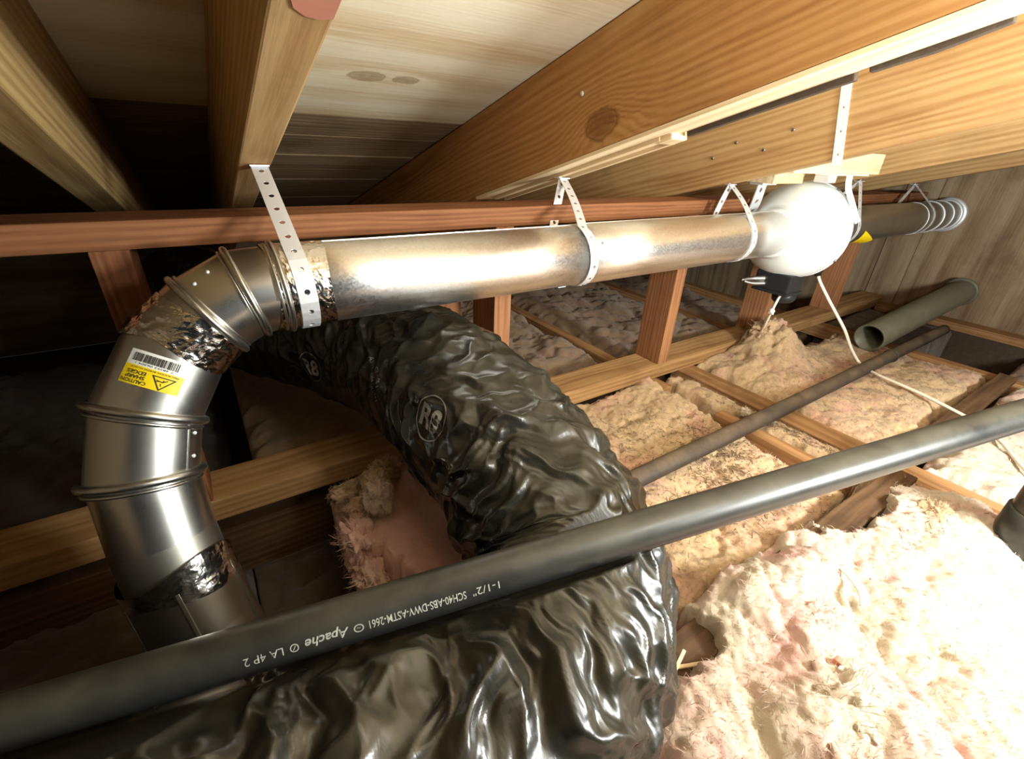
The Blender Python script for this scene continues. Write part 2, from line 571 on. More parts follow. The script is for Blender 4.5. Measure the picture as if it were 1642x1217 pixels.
def text_mesh(body, height, width=None, shear=0.0, bold=0.0):
    """flat letters as (verts2d, faces), baseline at 0, starting at x=0"""
    cu = bpy.data.curves.new('lettering', 'FONT')
    cu.body = body
    cu.size = 1.0
    cu.shear = shear
    cu.offset = bold
    cu.resolution_u = 3
    ob = bpy.data.objects.new('lettering', cu)
    me = ob.to_mesh()
    v = np.array([tuple(x.co) for x in me.vertices])
    f = [tuple(p.vertices) for p in me.polygons]
    ob.to_mesh_clear()
    bpy.data.objects.remove(ob)
    bpy.data.curves.remove(cu)
    v[:, 0] -= v[:, 0].min()
    s = height / 0.70
    v = v * s
    if width:
        v[:, 0] *= width / v[:, 0].max()
    return v[:, :2], f


# ------------------------------------------------------------------ roof geometry
SIN, COS = 0.2707527, 0.9626490
PITCH = math.asin(SIN)


def roof(y, d):
    """height of the plane lying d below... along the roof normal through the lens at offset d"""
    return (d - SIN * y) / COS


DOWN = Vector((0, COS, -SIN))
NRM = Vector((0, SIN, COS))


def rpt(x, s, d):
    """point at distance s down the slope on the plane at offset d"""
    return Vector((x, 0, 0)) + DOWN * s + NRM * d


# ceiling: plywood near, boards beyond the seam
ceil = empty('ceiling', rpt(0.8, 0.5, 0.41), 'roof deck of pale plywood and older boards above the rafters', None)
ceil['kind'] = 'structure'


def slab(name, x0, x1, s0, s1, d0, d1, m, parent, bev=0.002):
    vs = [rpt(x, s, d) for x in (x0, x1) for s in (s0, s1) for d in (d0, d1)]
    bm = bmesh.new()
    bv = [bm.verts.new(v) for v in vs]
    for f in ((0, 1, 3, 2), (4, 6, 7, 5), (0, 4, 5, 1), (2, 3, 7, 6), (0, 2, 6, 4), (1, 5, 7, 3)):
        bm.faces.new([bv[i] for i in f])
    bmesh.ops.recalc_face_normals(bm, faces=bm.faces)
    if bev:
        bmesh.ops.bevel(bm, geom=list(bm.edges), offset=bev, segments=1, affect='EDGES')
    return from_bm(name, bm, m, parent)


S_SEAM = 1.232
slab('plywood_sheet', -1.3, 1.265, -0.02, S_SEAM - 0.003, 0.391, 0.405, M['ply'], ceil)
slab('plywood_sheet', 1.27, 3.0, -0.02, S_SEAM - 0.003, 0.391, 0.405, M['ply'], ceil)
slab('plywood_sheet', -1.3, 0.71, -1.3, -0.026, 0.391, 0.405, M['ply'], ceil)
slab('plywood_sheet', 0.715, 3.0, -1.3, -0.026, 0.391, 0.405, M['ply'], ceil)
s = S_SEAM
k = 0
while s < 3.2:
    w = (0.17, 0.20, 0.185, 0.16)[k % 4]
    slab('roof_board', -1.3, 3.0, s + 0.002, s + w - 0.003, 0.392 + 0.001 * (k % 2), 0.41, M['deckboard'], ceil)
    s += w
    k += 1


def rafter(x0, x1, d, m, label, s0=-1.25, s1=2.9, dtop=0.389):
    xc = (x0 + x1) / 2
    dc = (d + dtop) / 2
    o = beam('rafter', rpt(xc, s0, dc), rpt(xc, s1, dc), x1 - x0, dtop - d, m, up=NRM, bev=0.0025)
    return tag(o, label, 'rafter', 'roof rafters')


rafter(-0.165, -0.113, 0.196, M['rafter_old'], 'greyish brown rafter at the far left, partly in shadow')
r1 = rafter(0.077, 0.124, 0.196, M['rafter_plain'], 'rafter with pale underside carrying the leftmost perforated strap')
r2 = rafter(0.683, 0.745, 0.196, M['rafter'], 'large honey brown rafter with a round dark knot on its side')
r3 = rafter(1.240, 1.292, 0.150, M['rafter_plain'], 'brightly lit rafter with a white steel strap nailed up its side')
rafter(1.905, 1.957, 0.150, M['rafter_plain'], 'pale lit rafter between the strapped rafter and the end wall')
rafter(2.620, 2.672, 0.150, M['rafter_plain'], 'rafter nearest the end wall, with a dark stained end')
# stain on the first rafter, dark edge strips and a nail head on the second
bm = bmesh.new()
pts = [(0.010, 0.375), (0.016, 0.396), (0.026, 0.405), (0.036, 0.406), (0.046, 0.402), (0.046, 0.22), (0.010, 0.22)]
bv = [bm.verts.new(rpt(0.078 + max(0, x) * 0.98, s_, 0.1955)) for x, s_ in pts]
bm.faces.new(bv)
ext = bmesh.ops.extrude_face_region(bm, geom=list(bm.faces))
bmesh.ops.translate(bm, verts=[v for v in ext['geom'] if isinstance(v, bmesh.types.BMVert)], vec=NRM * -0.0006)
o = from_bm('paint_stain', bm, M['red_paint'], r1)
tag(o, 'faded red stain')
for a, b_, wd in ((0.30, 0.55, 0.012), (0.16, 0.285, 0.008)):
    o = beam('dark_strip', rpt(0.7525, a, 0.190), rpt(0.7525, b_, 0.190), 0.012, wd + 0.006, M['near_black'], up=NRM, parent=r2, bev=0.002, rough=0.0015)  # thin near-black strips along the lower right edge
tag(lathe('nail_head', (0.6815, 0.79, 0.093), (-1, 0, 0), [(0, 0.0045), (0.0015, 0.0045), (0.002, 0.002)], M['strap'], r2, 14), 'shiny nail head')
for x_, y_, z_ in ((1.2395, 0.72, 0.015), (1.2395, 0.80, 0.03), (1.2395, 0.66, 0.06), (1.2395, 0.86, -0.01)):
    lathe('nail_head', (x_, y_, z_), (-1, 0, 0), [(0, 0.004), (0.0015, 0.004), (0.002, 0.002)], M['steel'], r3, 12)

# slotted trim batten along the right underside of the second rafter
bat = empty('batten', rpt(0.75, 0.8, 0.19), 'pale slotted batten fixed along the underside of the knotty rafter', 'batten')
beam('furring_strip', rpt(0.714, -0.9, 0.192), rpt(0.714, 1.2, 0.192), 0.064, 0.007, M['new_wood'], up=NRM, parent=bat, bev=0.001)
beam('batten_rail', rpt(0.757, 0.585, 0.186), rpt(0.757, 1.16, 0.186), 0.010, 0.016, M['new_wood'], up=NRM, parent=bat, bev=0.0015)
beam('batten_rail', rpt(0.727, 0.585, 0.188), rpt(0.727, 1.16, 0.188), 0.018, 0.014, M['new_wood'], up=NRM, parent=bat, bev=0.0015)
beam('batten_end', rpt(0.741, 0.560, 0.186), rpt(0.741, 0.592, 0.186), 0.042, 0.016, M['new_wood'], up=NRM, parent=bat, bev=0.003)

# ------------------------------------------------------------------ end wall, eave, floor
wall = empty('wall_right', (2.96, 0.7, -0.4), 'dusty plywood and board end wall at the far right', None)
wall['kind'] = 'structure'
ys = [2.55, 2.2, 1.95, 1.70, 1.50, 1.28, 1.07, 0.935, 0.80, -0.40, -1.2]
for k, (a, b_) in enumerate(zip(ys, ys[1:])):
    dx = (0.0, 0.008, 0.002, 0.010, 0.004, 0.0, 0.012, 0.004, 0.016, 0.010, 0.010)[k]
    x0 = 2.952 + dx
    zt0, zt1 = roof(a, 0.389), roof(b_, 0.389)
    bm = bmesh.new()
    bv = [bm.verts.new(p) for p in ((x0, a - 0.001, -0.87), (x0, b_ + 0.001, -0.87), (x0, b_ + 0.001, zt1), (x0, a - 0.001, zt0))]
    bk = [bm.verts.new(v.co + Vector((0.02, 0, 0))) for v in bv]
    bm.faces.new(bv)
    bm.faces.new(bk[::-1])
    for i in range(4):
        bm.faces.new((bv[i], bk[i], bk[(i + 1) % 4], bv[(i + 1) % 4]))
    bmesh.ops.recalc_face_normals(bm, faces=bm.faces)
    # grain vertical: turn the board so that local X is up
    T = Matrix(((0, 0, 1), (0, 1, 0), (-1, 0, 0))).to_4x4()
    bm.transform(T)
    o = from_bm('wall_board', bm, M['wallboard'], wall)
    o.matrix_parent_inverse = parent_inv(wall)
    o.matrix_basis = T.inverted()
o = box('wall_back', (-1.3, 2.56, -0.87), (2.97, 2.58, roof(2.56, 0.389)), M['deckboard'])
tag(o, 'dark eave wall far behind the short framed wall', kind='structure')
bmw = bmesh.new()
zt = [(y, roof(y, 0.389)) for y in (-1.2, 2.56)]
bv = [bmw.verts.new(p) for p in ((-1.3, -1.2, -0.87), (-1.3, 2.56, -0.87), (-1.3, 2.56, zt[1][1]), (-1.3, -1.2, zt[0][1]))]
bk = [bmw.verts.new(v.co + Vector((-0.02, 0, 0))) for v in bv]
bmw.faces.new(bv)
bmw.faces.new(bk[::-1])
for i in range(4):
    bmw.faces.new((bv[i], bk[i], bk[(i + 1) % 4], bv[(i + 1) % 4]))
bmesh.ops.recalc_face_normals(bmw, faces=bmw.faces)
tag(from_bm('wall_left', bmw, M['deckboard']), 'dark board wall beyond the left edge', kind='structure')
tag(box('floor', (-1.3, -1.2, -0.89), (2.97, 2.56, -0.871), M['drywall']), 'old drywall ceiling of the room below', kind='structure')

# ------------------------------------------------------------------ short framed wall (purlin, plate, studs)
YF, YB = 0.84, 0.942
YC = (YF + YB) / 2
o = beam('purlin', (-1.28, YC, -0.136), (2.945, YC, -0.136), YB - YF, 0.039, M['red'], bev=0.0025)
tag(o, 'long reddish horizontal timber running behind the shiny duct', 'timber')
o = beam('bottom_plate', (-1.28, YC, -0.645), (2.94, YC, -0.645), YB - YF, 0.049, M['plate'], bev=0.003)
tag(o, 'long flat bottom plate the upright studs stand on', 'timber')
studs = [(-0.131, 'dim reddish stud behind the metal elbow'),
         (0.526, 'stud just above the black flexible duct, half hidden by it'),
         (1.164, 'broad lit stud midway between the flexible duct and the fan'),
         (1.757, 'stud directly below and behind the white fan'),
         (2.36, 'shadowy stud beyond the white fan, near the end wall')]
for x, lab in studs:
    o = beam('stud', (x + 0.0225, YC, -0.6205), (x + 0.0225, YC, -0.1555), 0.045, YB - YF - 0.002, M['stud'] if x > 0.3 else M['red'], up=(0, -1, 0), bev=0.002)
    tag(o, lab, 'stud', 'studs of the low framed wall')
o = beam('cripple_board', (0.455, 0.965, -0.80), (0.455, 0.965, -0.158), 0.085, 0.03, M['red'], up=(0, -1, 0), bev=0.002)
tag(o, 'short pinkish board behind the stud above the flexible duct', 'board')

# beam below the plate, joists, strips
o = beam('support_beam', (-1.28, 0.935, -0.801), (2.94, 0.935, -0.801), 0.10, 0.136, M['dark_wood'], bev=0.003)
tag(o, 'dark rough beam under the bottom plate', 'timber')
ZJ0, ZJ1 = -0.731, -0.671


def joist(x0, x1, y0, y1, lab, m='joist', zt=ZJ1):
    o = beam('ceiling_joist', ((x0 + x1) / 2, y0, (ZJ0 + zt) / 2), ((x0 + x1) / 2, y1, (ZJ0 + zt) / 2), x1 - x0, zt - ZJ0, M[m], bev=0.003)
    return tag(o, lab, 'joist', 'ceiling joists')


joist(1.125, 1.172, 0.775, 2.54, 'joist end poking out from under the plate below the broad stud')
joist(1.140, 1.185, 0.24, 0.60, 'joist almost buried in debris beside the dark sloping pipe', zt=-0.672)
joist(1.285, 1.372, -1.15, 0.87, 'clear wide joist running from the plate towards the black pipe')
joist(0.520, 0.566, 0.90, 2.54, 'dark joist beyond the plate behind the flexible duct')
joist(1.830, 1.876, 0.90, 2.54, 'dark joist in the shadow behind the fan')
joist(2.283, 2.329, -1.15, 2.54, 'joist beside the dark hole near the end wall')
o = beam('blocking_board', (0.30, 0.188, -0.668), (1.283, 0.183, -0.668), 0.056, 0.026, M['dark_wood'], bev=0.004, rough=0.004)
tag(o, 'dark dirty board showing through gaps in the foreground insulation', 'board')
o = beam('blocking_board', (1.375, 0.205, -0.658), (2.279, 0.205, -0.658), 0.05, 0.024, M['dark_wood'], bev=0.004, rough=0.003)
tag(o, 'dark board lying past the white cord towards the right edge', 'board')
o = beam('wall_plate', (2.90, -1.15, -0.668), (2.90, 0.835, -0.668), 0.09, 0.035, M['joist'], bev=0.003)
tag(o, 'timber along the foot of the end wall', 'timber')
o = box('hole_shade_board', (2.862, -1.15, -0.869), (2.944, 0.83, -0.687), M['near_black'])  # added near-black box that stands in for shade under the wall plate
tag(o, 'dark board added as shade in the hole below the end wall timber', 'board')

# ------------------------------------------------------------------ flexible duct path (used by the insulation too)
FLEX = [(-0.05, 2.10, -0.53, .12), (-.06, 1.80, -.47, .136), (0.03, 1.42, -.445, .14), (.22, 1.08, -.43, .141), (.32, .85, -.435, .142),
        (.355, .65, -.455, .141), (.365, .47, -.50, .140), (.355, .345, -.55, .138), (.275, .262, -.575, .140), (.13, .225, -.58, .142),
        (-.05, .235, -.575, .143), (-.28, .30, -.575, .143), (-.62, .40, -.575, .143), (-1.05, .50, -.575, .143)]


def path4(P, sub):
    P = [np.array(p) for p in P]
    out = []
    n = len(P)
    for i in range(n - 1):
        p0, p1, p2, p3 = P[max(0, i - 1)], P[i], P[i + 1], P[min(n - 1, i + 2)]
        for k in range(sub):
            t = k / sub
            out.append(0.5 * ((2 * p1) + (p2 - p0) * t + (2 * p0 - 5 * p1 + 4 * p2 - p3) * t * t + (3 * p1 - p0 - 3 * p2 + p3) * t ** 3))
    out.append(P[-1])
    return np.array(out)


FP = path4(FLEX, 40)

# ------------------------------------------------------------------ insulation
MOUNDS = [(1.70, 0.765, 0.115, 0.13), (1.55, 0.66, 0.04, 0.14), (0.57, -0.02, 0.035, 0.09), (0.46, 0.02, 0.03, 0.07), (0.74, 0.70, 0.03, 0.10),
          (0.60, 0.76, 0.045, 0.06), (0.36, 0.08, 0.03, 0.06), (0.78, -0.10, 0.03, 0.12), (1.16, 0.04, 0.025, 0.10), (0.62, 0.10, 0.03, 0.05),
          (0.27, 0.74, 0.05, 0.06), (2.05, 0.35, 0.02, 0.15), (0.70, 0.185, 0.035, 0.075), (0.62, 0.18, 0.035, 0.07), (0.78, 0.17, 0.03, 0.06)]


def fuzz(P, N, n, lmin, lmax, wid, rs, lay=0.35):
    """loose strands on surface points P with normals N: (verts, quads)"""
    pick = rs.randint(0, len(P), n)
    c, nn = P[pick], N[pick]
    d = rs.normal(size=(n, 3))
    d -= nn * (d * nn).sum(1)[:, None]
    d /= np.linalg.norm(d, axis=1)[:, None] + 1e-9
    d = d + nn * rs.uniform(0.05, lay * 2, (n, 1))
    L = rs.uniform(lmin, lmax, (n, 1))
    sd = np.cross(d, nn)
    sd /= np.linalg.norm(sd, axis=1)[:, None] + 1e-9
    sd *= rs.uniform(wid * 0.6, wid, (n, 1))
    b = c - nn * 0.001
    m_ = c + d * L * 0.55
    t = c + d * L - nn * L * 0.30 + sd * 2
    V = np.stack([b - sd, b + sd, m_ + sd, m_ - sd, t], 1).reshape(-1, 3)
    k = np.arange(n)[:, None] * 5
    F = (k + np.array([[0, 1, 2, 3]])).tolist() + (k + np.array([[3, 2, 4]])).tolist()
    return V, F


def clear_flex(x, y, z, gap=0.004):
    """push the top of the fibre below the flexible duct"""
    P = FP[::6]
    for p in P:
        d2 = (x - p[0]) ** 2 + (y - p[1]) ** 2
        r = p[3] * 1.01
        lim = np.where(d2 < r * r, p[2] - np.sqrt(np.maximum(r * r - d2, 0)) - gap, 9)
        z = np.minimum(z, lim)
    return z


def batt(x0, x1, y0, y1, res, base, amp, m, label, bottom=-0.868, scale=1.0, fade=0.05, holes=(), edge_noise=0.02, drop=0.10, seed=0.0, smooth_box=None, parent=None, name='insulation_batt'):
    nx, ny = int((x1 - x0) / res) + 1, int((y1 - y0) / res) + 1
    X, Y = np.meshgrid(np.linspace(x0, x1, nx), np.linspace(y0, y1, ny), indexing='ij')
    x, y = X.ravel(), Y.ravel()
    q = np.stack([x, y, np.full_like(x, seed)], 1)
    wx = fbm(q * 7 + 3.3, 3)
    wy = fbm(q * 7 + 41.7, 3)
    qw = q + np.stack([wx, wy, wx * 0], 1) * 0.035
    big = fbm(q * 2.6 + 5.1, 3)
    bil = billow(qw * np.array([8.5, 8.5, 1]) * scale, 6, 0.50) - 0.90
    fine = fbm(qw * 55 * scale, 4, 0.62)
    k = amp
    if smooth_box is not None:
        cx, cy, rr = smooth_box
        k = amp * (0.25 + 0.75 * np.clip((np.hypot(x - cx, y - cy) - rr) / 0.06, 0, 1))
    z = base + k * (0.80 * big + 0.80 * bil + 0.10 * fine)
    for mx, my, mh, mr in MOUNDS:
        z += mh * np.exp(-((x - mx) ** 2 + (y - my) ** 2) / (mr * mr) * 1.4) * (1 + 0.25 * bil)
    # rounded, torn edges
    e = np.minimum(np.minimum(x - x0, x1 - x), np.minimum(y - y0, y1 - y)) + edge_noise * fbm(q * 14 + 8.8, 4)
    ef = np.clip(e / fade, 0, 1)
    z -= drop * (1 - np.sqrt(1 - (1 - ef) ** 2))
    for hx, hy, hrx, hry, hd in holes:
        d = np.sqrt(((x - hx) / hrx) ** 2 + ((y - hy) / hry) ** 2) + 0.30 * fbm(q * 22 + 2.2, 4)
        z -= hd * np.clip((1.12 - d) / 0.35, 0, 1)
    z = clear_flex(x, y, z)
    z = np.maximum(z, bottom + 0.01)
    xs = np.clip(x + 0.012 * wx * ef * (amp / 0.03), x0, x1)
    yy = np.clip(y + 0.012 * wy * ef * (amp / 0.03), y0, y1)
    top = np.stack([xs, yy, z], 1)
    idx = np.arange(nx * ny).reshape(nx, ny)
    a, b, c, d = idx[:-1, :-1].ravel(), idx[1:, :-1].ravel(), idx[1:, 1:].ravel(), idx[:-1, 1:].ravel()
    faces = np.stack([a, b, c, d], 1).tolist()
    # skirt down to the bottom
    rim = list(idx[:, 0]) + list(idx[-1, 1:]) + list(idx[::-1, -1][1:]) + list(idx[0, ::-1][1:-1])
    low = top[rim].copy()
    low[:, 2] = bottom
    n0 = len(top)
    for i in range(len(rim)):
        j = (i + 1) % len(rim)
        faces.append([rim[j], rim[i], n0 + i, n0 + j])
    me = bpy.data.meshes.new(name)
    allv = np.concatenate([top, low])
    if res < 0.0075 and m != 'fib_shaded':
        zz = top[:, 2].reshape(nx, ny)
        gx, gy = np.gradient(zz, res)
        NN = np.stack([-gx.ravel(), -gy.ravel(), np.ones(nx * ny)], 1)
        NN /= np.linalg.norm(NN, axis=1)[:, None]
        inner = (ef > 0.5) & (z > base - 0.03)
        fv, ff = fuzz(top[inner], NN[inner], int((x1 - x0) * (y1 - y0) * 26000), 0.005, 0.018, 0.0004, np.random.RandomState(int(seed * 10)))
        k0 = len(allv)
        allv = np.concatenate([allv, fv])
        faces += [[i + k0 for i in q_] for q_ in ff]
    me.from_pydata(allv.tolist(), [], faces)
    me.update()
    me.polygons.foreach_set('use_smooth', [True] * len(me.polygons))
    me.materials.append(M[m])
    ob = link(bpy.data.objects.new(name, me), parent)
    if parent is None:
        tag(ob, label, 'insulation', 'glass fibre insulation batts')
    HF.append((x0, x1, y0, y1, nx, ny, z.reshape(nx, ny)))
    return ob


HF = []


def ground(x, y):
    best = None
    for x0, x1, y0, y1, nx, ny, Z in HF:
        if x0 < x < x1 and y0 < y < y1:
            h = Z[int((x - x0) / (x1 - x0) * (nx - 1)), int((y - y0) / (y1 - y0) * (ny - 1))]
            best = h if best is None else max(best, h)
    return best


batt(0.115, 0.455, 0.236, 0.855, 0.0042, -0.664, 0.020, 'fib_pink', 'torn pink batt wedged between the bottom plate and the flexible duct', drop=0.03, fade=0.03,
     holes=[(0.12, 0.50, 0.05, 0.15, 0.12), (0.12, 0.80, 0.04, 0.06, 0.06)], seed=1.5, smooth_box=(0.27, 0.60, 0.12), scale=1.1)
batt(0.458, 1.136, 0.236, 0.855, 0.0042, -0.668, 0.024, 'fib_mid', 'dusty cream batt between the flexible duct and the lapped joists', drop=0.03, fade=0.03,
     holes=[(1.08, 0.45, 0.12, 0.16, 0.018)], seed=1.0, scale=1.1)
batt(0.02, 1.283, -0.62, 0.234, 0.0036, -0.648, 0.036, 'fib_near', 'bright lumpy cream batt filling the lower right foreground',
     holes=[(0.465, 0.205, 0.060, 0.052, 0.08), (1.05, 0.205, 0.155, 0.050, 0.08)], seed=2.0, fade=0.025, drop=0.03, scale=0.62)
batt(1.189, 1.283, 0.238, 0.84, 0.005, -0.676, 0.016, 'fib_mid', 'narrow dirty strip of insulation between two joists', seed=3.0, fade=0.02, drop=0.05)
batt(1.376, 2.279, 0.235, 0.862, 0.0055, -0.668, 0.026, 'fib_mid', 'brownish batt with a torn heap in front of the stud under the fan', seed=4.0, holes=[(2.05, 0.82, 0.42, 0.09, 0.08)], scale=0.9)
batt(1.376, 2.279, -0.62, 0.178, 0.0055, -0.655, 0.022, 'fib_near', 'pale pink batt beneath the white cord at the right edge', seed=5.0)
batt(2.333, 2.85, 0.50, 0.862, 0.008, -0.680, 0.022, 'fib_shaded', 'brown batt behind the dark hole by the end wall', seed=6.0, drop=0.05)
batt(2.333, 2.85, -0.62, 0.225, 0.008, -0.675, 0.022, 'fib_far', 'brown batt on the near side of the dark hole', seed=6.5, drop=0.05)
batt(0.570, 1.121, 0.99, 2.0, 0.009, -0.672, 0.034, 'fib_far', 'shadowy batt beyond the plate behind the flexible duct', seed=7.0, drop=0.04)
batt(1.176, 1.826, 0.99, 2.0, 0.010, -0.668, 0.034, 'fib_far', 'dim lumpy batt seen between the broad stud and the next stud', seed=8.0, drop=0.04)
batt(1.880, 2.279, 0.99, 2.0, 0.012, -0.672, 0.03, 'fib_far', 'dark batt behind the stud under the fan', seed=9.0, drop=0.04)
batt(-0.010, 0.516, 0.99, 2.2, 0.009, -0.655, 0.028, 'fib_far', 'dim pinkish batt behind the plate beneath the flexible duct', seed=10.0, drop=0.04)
batt(-1.2, -0.064, 0.99, 2.2, 0.014, -0.80, 0.03, 'fib_shaded', 'dark batt behind the plate left of the metal elbow', seed=11.0, drop=0.04)
batt(-1.2, -0.064, -0.3, 0.88, 0.007, -0.80, 0.034, 'fib_shaded', 'dark sunken insulation left of the metal elbow', seed=12.0)
batt(-0.060, 0.110, 0.235, 0.88, 0.006, -0.838, 0.026, 'fib_shaded', 'sunken dark insulation in the gap beside the torn pink batt', seed=13.0)
from mathutils.bvhtree import BVHTree


def blob(name, c, r, m, parent, seed=0, amp=0.30, freq=1.5, squash=(1, 1, 1), sub=5, fuzzy=True):
    bm = bmesh.new()
    bmesh.ops.create_icosphere(bm, subdivisions=sub, radius=1.0)
    V = np.array([v.co[:] for v in bm.verts])
    d = amp * 1.3 * fbm(V * freq + seed * 3.7, 2) + amp * 0.75 * (billow(V * freq * 1.5 + seed * 5.1, 3, 0.5) - 0.9) + 0.05 * fbm(V * 9 + seed, 4)
    V = V * (1 + d)[:, None] * np.array(squash) * r + np.array(c)
    for v, p in zip(bm.verts, V):
        v.co = p
    if fuzzy:
        NN = V - np.array(c)
        NN /= np.linalg.norm(NN, axis=1)[:, None]
        fv, ff = fuzz(V, NN, 700, r * 0.15, r * 0.5, 0.0004, np.random.RandomState(seed + 1), 0.7)
        nv = [bm.verts.new(p) for p in fv]
        for q_ in ff:
            bm.faces.new([nv[i] for i in q_])
    return from_bm(name, bm, m, parent, True)


# torn tufts of the pink batt and loose clumps lying about
torn = bpy.data.objects['insulation_batt']
for i, (c, r, sq, mm) in enumerate([((.178, .69, -.618), .034, (.8, .7, 1.25), 'fib_near'), ((.135, .765, -.640), .026, (1.3, .7, .8), 'fib_mid'), ((.125, .665, -.685), .044, (.7, 1.0, 1.1), 'fib_pink'), ((.150, .72, -.655), .030, (1, .8, .9), 'fib_mid'), ((.19, .735, -.615), .030, (.9, .9, 1), 'fib_mid'),
                                    ((.205, .755, -.62), .032, (1.0, .8, 1.0), 'fib_mid'), ((.125, .60, -.715), .040, (.7, 1, .9), 'fib_pink'), ((.235, .79, -.63), .022, (1, .8, .8), 'fib_pink')]):
    blob('torn_tuft', c, r, M[mm], torn, i, squash=sq)
CL = [((1.69, .775, -.585), .060, (1.15, .8, .9), 'fib_mid', 'torn brownish clump heaped at the foot of the stud under the fan'),
      ((.60, .765, -.628), .024, (1.5, .8, .7), 'fib_mid', 'small grey clump on the batt edge beside the flexible duct'),
      ((1.20, .545, -.655), .014, (1, 1, .8), 'fib_near', 'tiny pale clump beside the dark pipe on the joist'),
      ((1.14, .085, -.640), .036, (1.2, .8, .6), 'fib_mid', 'grey dusty clump at the end of the wide joist'),
      ((.56, .02, -.630), .048, (1.1, 1.0, .7), 'fib_near', 'rounded cream clump beside the exposed dark board'),
      ((.66, .105, -.640), .034, (1.2, .7, .7), 'fib_near', 'cream clump above the exposed dark board'),
      ((.48, -.03, -.635), .045, (1.0, 1.1, .6), 'fib_near', 'curled cream clump in the bottom foreground'),
      ((.385, .07, -.648), .03, (1.0, 1.0, .7), 'fib_near', 'cream clump next to the plastic duct at the bottom')]
for i, (c, r, sq, mm, lab) in enumerate(CL):
    tag(blob('insulation_clump', c, r, M[mm], None, 20 + i, squash=sq), lab, 'insulation', 'loose insulation clumps')

# ------------------------------------------------------------------ rigid duct
DC = Vector((0, .74, -.204))
DR = 0.061


def dpt(x):
    return Vector((x, DC.y, DC.z))


def duct(x0, x1, r, label, m='galv', group='straight galvanized duct lengths', hem=True):
    prof = [(0, r - 0.0015), (0.0006, r)] + [(x1 - x0 - 0.0006, r), (x1 - x0, r - 0.0015)]
    prof[2:2] = [((x1 - x0) * t, r) for t in (0.25, 0.5, 0.75)]
    o = lathe('galvanized_duct', dpt(x0), (1, 0, 0), prof, M[m], None, 96, cap=False)
    tag(o, label, 'duct', group)
    # lock seam along the top rear
    a = math.radians(80)
    p = Vector((0, math.cos(a), math.sin(a))) * (r + 0.0005)
    beam('lock_seam', dpt(x0 + 0.01) + p, dpt(x1 - 0.01) + p, 0.008, 0.0018, M[m], up=p.normalized(), parent=o, bev=0.0006)
    return o


d1 = duct(0.07, 0.672, DR, 'long shiny galvanized duct from the elbow to the first joint')
d2 = duct(0.655, 1.46, DR + 0.0018, 'shiny galvanized duct between the joint and the white fan')
d3 = duct(1.69, 2.95, DR + 0.001, 'dull galvanized duct beyond the fan entering the end wall', 'galv_dull')
ring('joint_bead', dpt(0.653), (1, 0, 0), DR + 0.0012, 0.0016, M['galv'], d2, 72, 8)
for x, rr in ((2.50, .0016), (2.68, .004), (2.80, .004), (2.90, .007)):
    ring('joint_bead', dpt(x), (1, 0, 0), DR + 0.002, rr, M['strap'], d3, 64, 8)
lathe('wall_flange', dpt(2.925), (1, 0, 0), [(0, DR + .002), (0, DR + .012), (0.004, DR + .014), (0.02, DR + .014)], M['strap'], d3, 64, cap=False)
for k in range(3):
    lathe('sheet_screw', dpt(0.685) + Vector((0, math.cos(2.6 + k * 1.9), math.sin(2.6 + k * 1.9))) * (DR + .001), (0, math.cos(2.6 + k * 1.9), math.sin(2.6 + k * 1.9)), [(0, .003), (.002, .003), (.0025, .0015)], M['steel'], d2, 12)


def patch(name, fn, nu, nv, m, parent, thick=0.0006):
    """thin sheet over fn(u,v) -> (point, normal), u,v in 0..1"""
    vs, fs = [], []
    for i in range(nu + 1):
        for j in range(nv + 1):
            p, n = fn(i / nu, j / nv)
            vs.append(Vector(p))
    for i in range(nu):
        for j in range(nv):
            a = i * (nv + 1) + j
            fs.append((a, a + nv + 1, a + nv + 2, a + 1))
    return mesh(name, vs, fs, m, parent, True)


def foil_band(name, P, R, m, parent, wrinkle=0.0015, seg=120, nl=26, jag=0.0, seed=0.0, freq=130):
    """crumpled foil tape: sleeve round the polyline P (list of centre points)"""
    Pts = smooth_path([Vector(p) for p in P], nl)
    vs, fs = [], []
    e1 = None
    for i, p in enumerate(Pts):
        t = (Pts[min(i + 1, len(Pts) - 1)] - Pts[max(0, i - 1)]).normalized()
        if e1 is None:
            _, e1, e2 = frame_of(t)
        e1 = (e1 - t * e1.dot(t)).normalized()
        e2 = t.cross(e1)
        for k in range(seg):
            a = 2 * math.pi * k / seg
            d = e1 * math.cos(a) + e2 * math.sin(a)
            j = jag * math.sin(a * 2 + seed) * (1 if i > len(Pts) / 2 else -1) * abs(i / (len(Pts) - 1) - 0.5) * 2
            vs.append(p + d * R + t * j)
    V = np.array([v[:] for v in vs])
    C = np.repeat(np.array([p[:] for p in Pts]), seg, 0)
    N = V - C
    N /= np.linalg.norm(N, axis=1)[:, None]
    q = V * freq * np.array([1, 1, 1]) + seed
    w = 1 - np.abs(pn(q * 0.45)) * 2.2 + 0.5 * (1 - np.abs(pn(q)) * 2)
    V = V + N * (w * wrinkle)[:, None]
    n = len(Pts)
    for i in range(n - 1):
        for k in range(seg):
            k2 = (k + 1) % seg
            fs.append((i * seg + k, i * seg + k2, (i + 1) * seg + k2, (i + 1) * seg + k))
    return mesh(name, V.tolist(), fs, m, parent, False)


ft = foil_band('foil_tape', [dpt(0.072), dpt(0.11), dpt(0.15)], DR + 0.001, M['foil'], d1, 0.0007, jag=0.004, seed=2.0, freq=150)
tag(ft, 'mirror bright wrinkled foil tape')

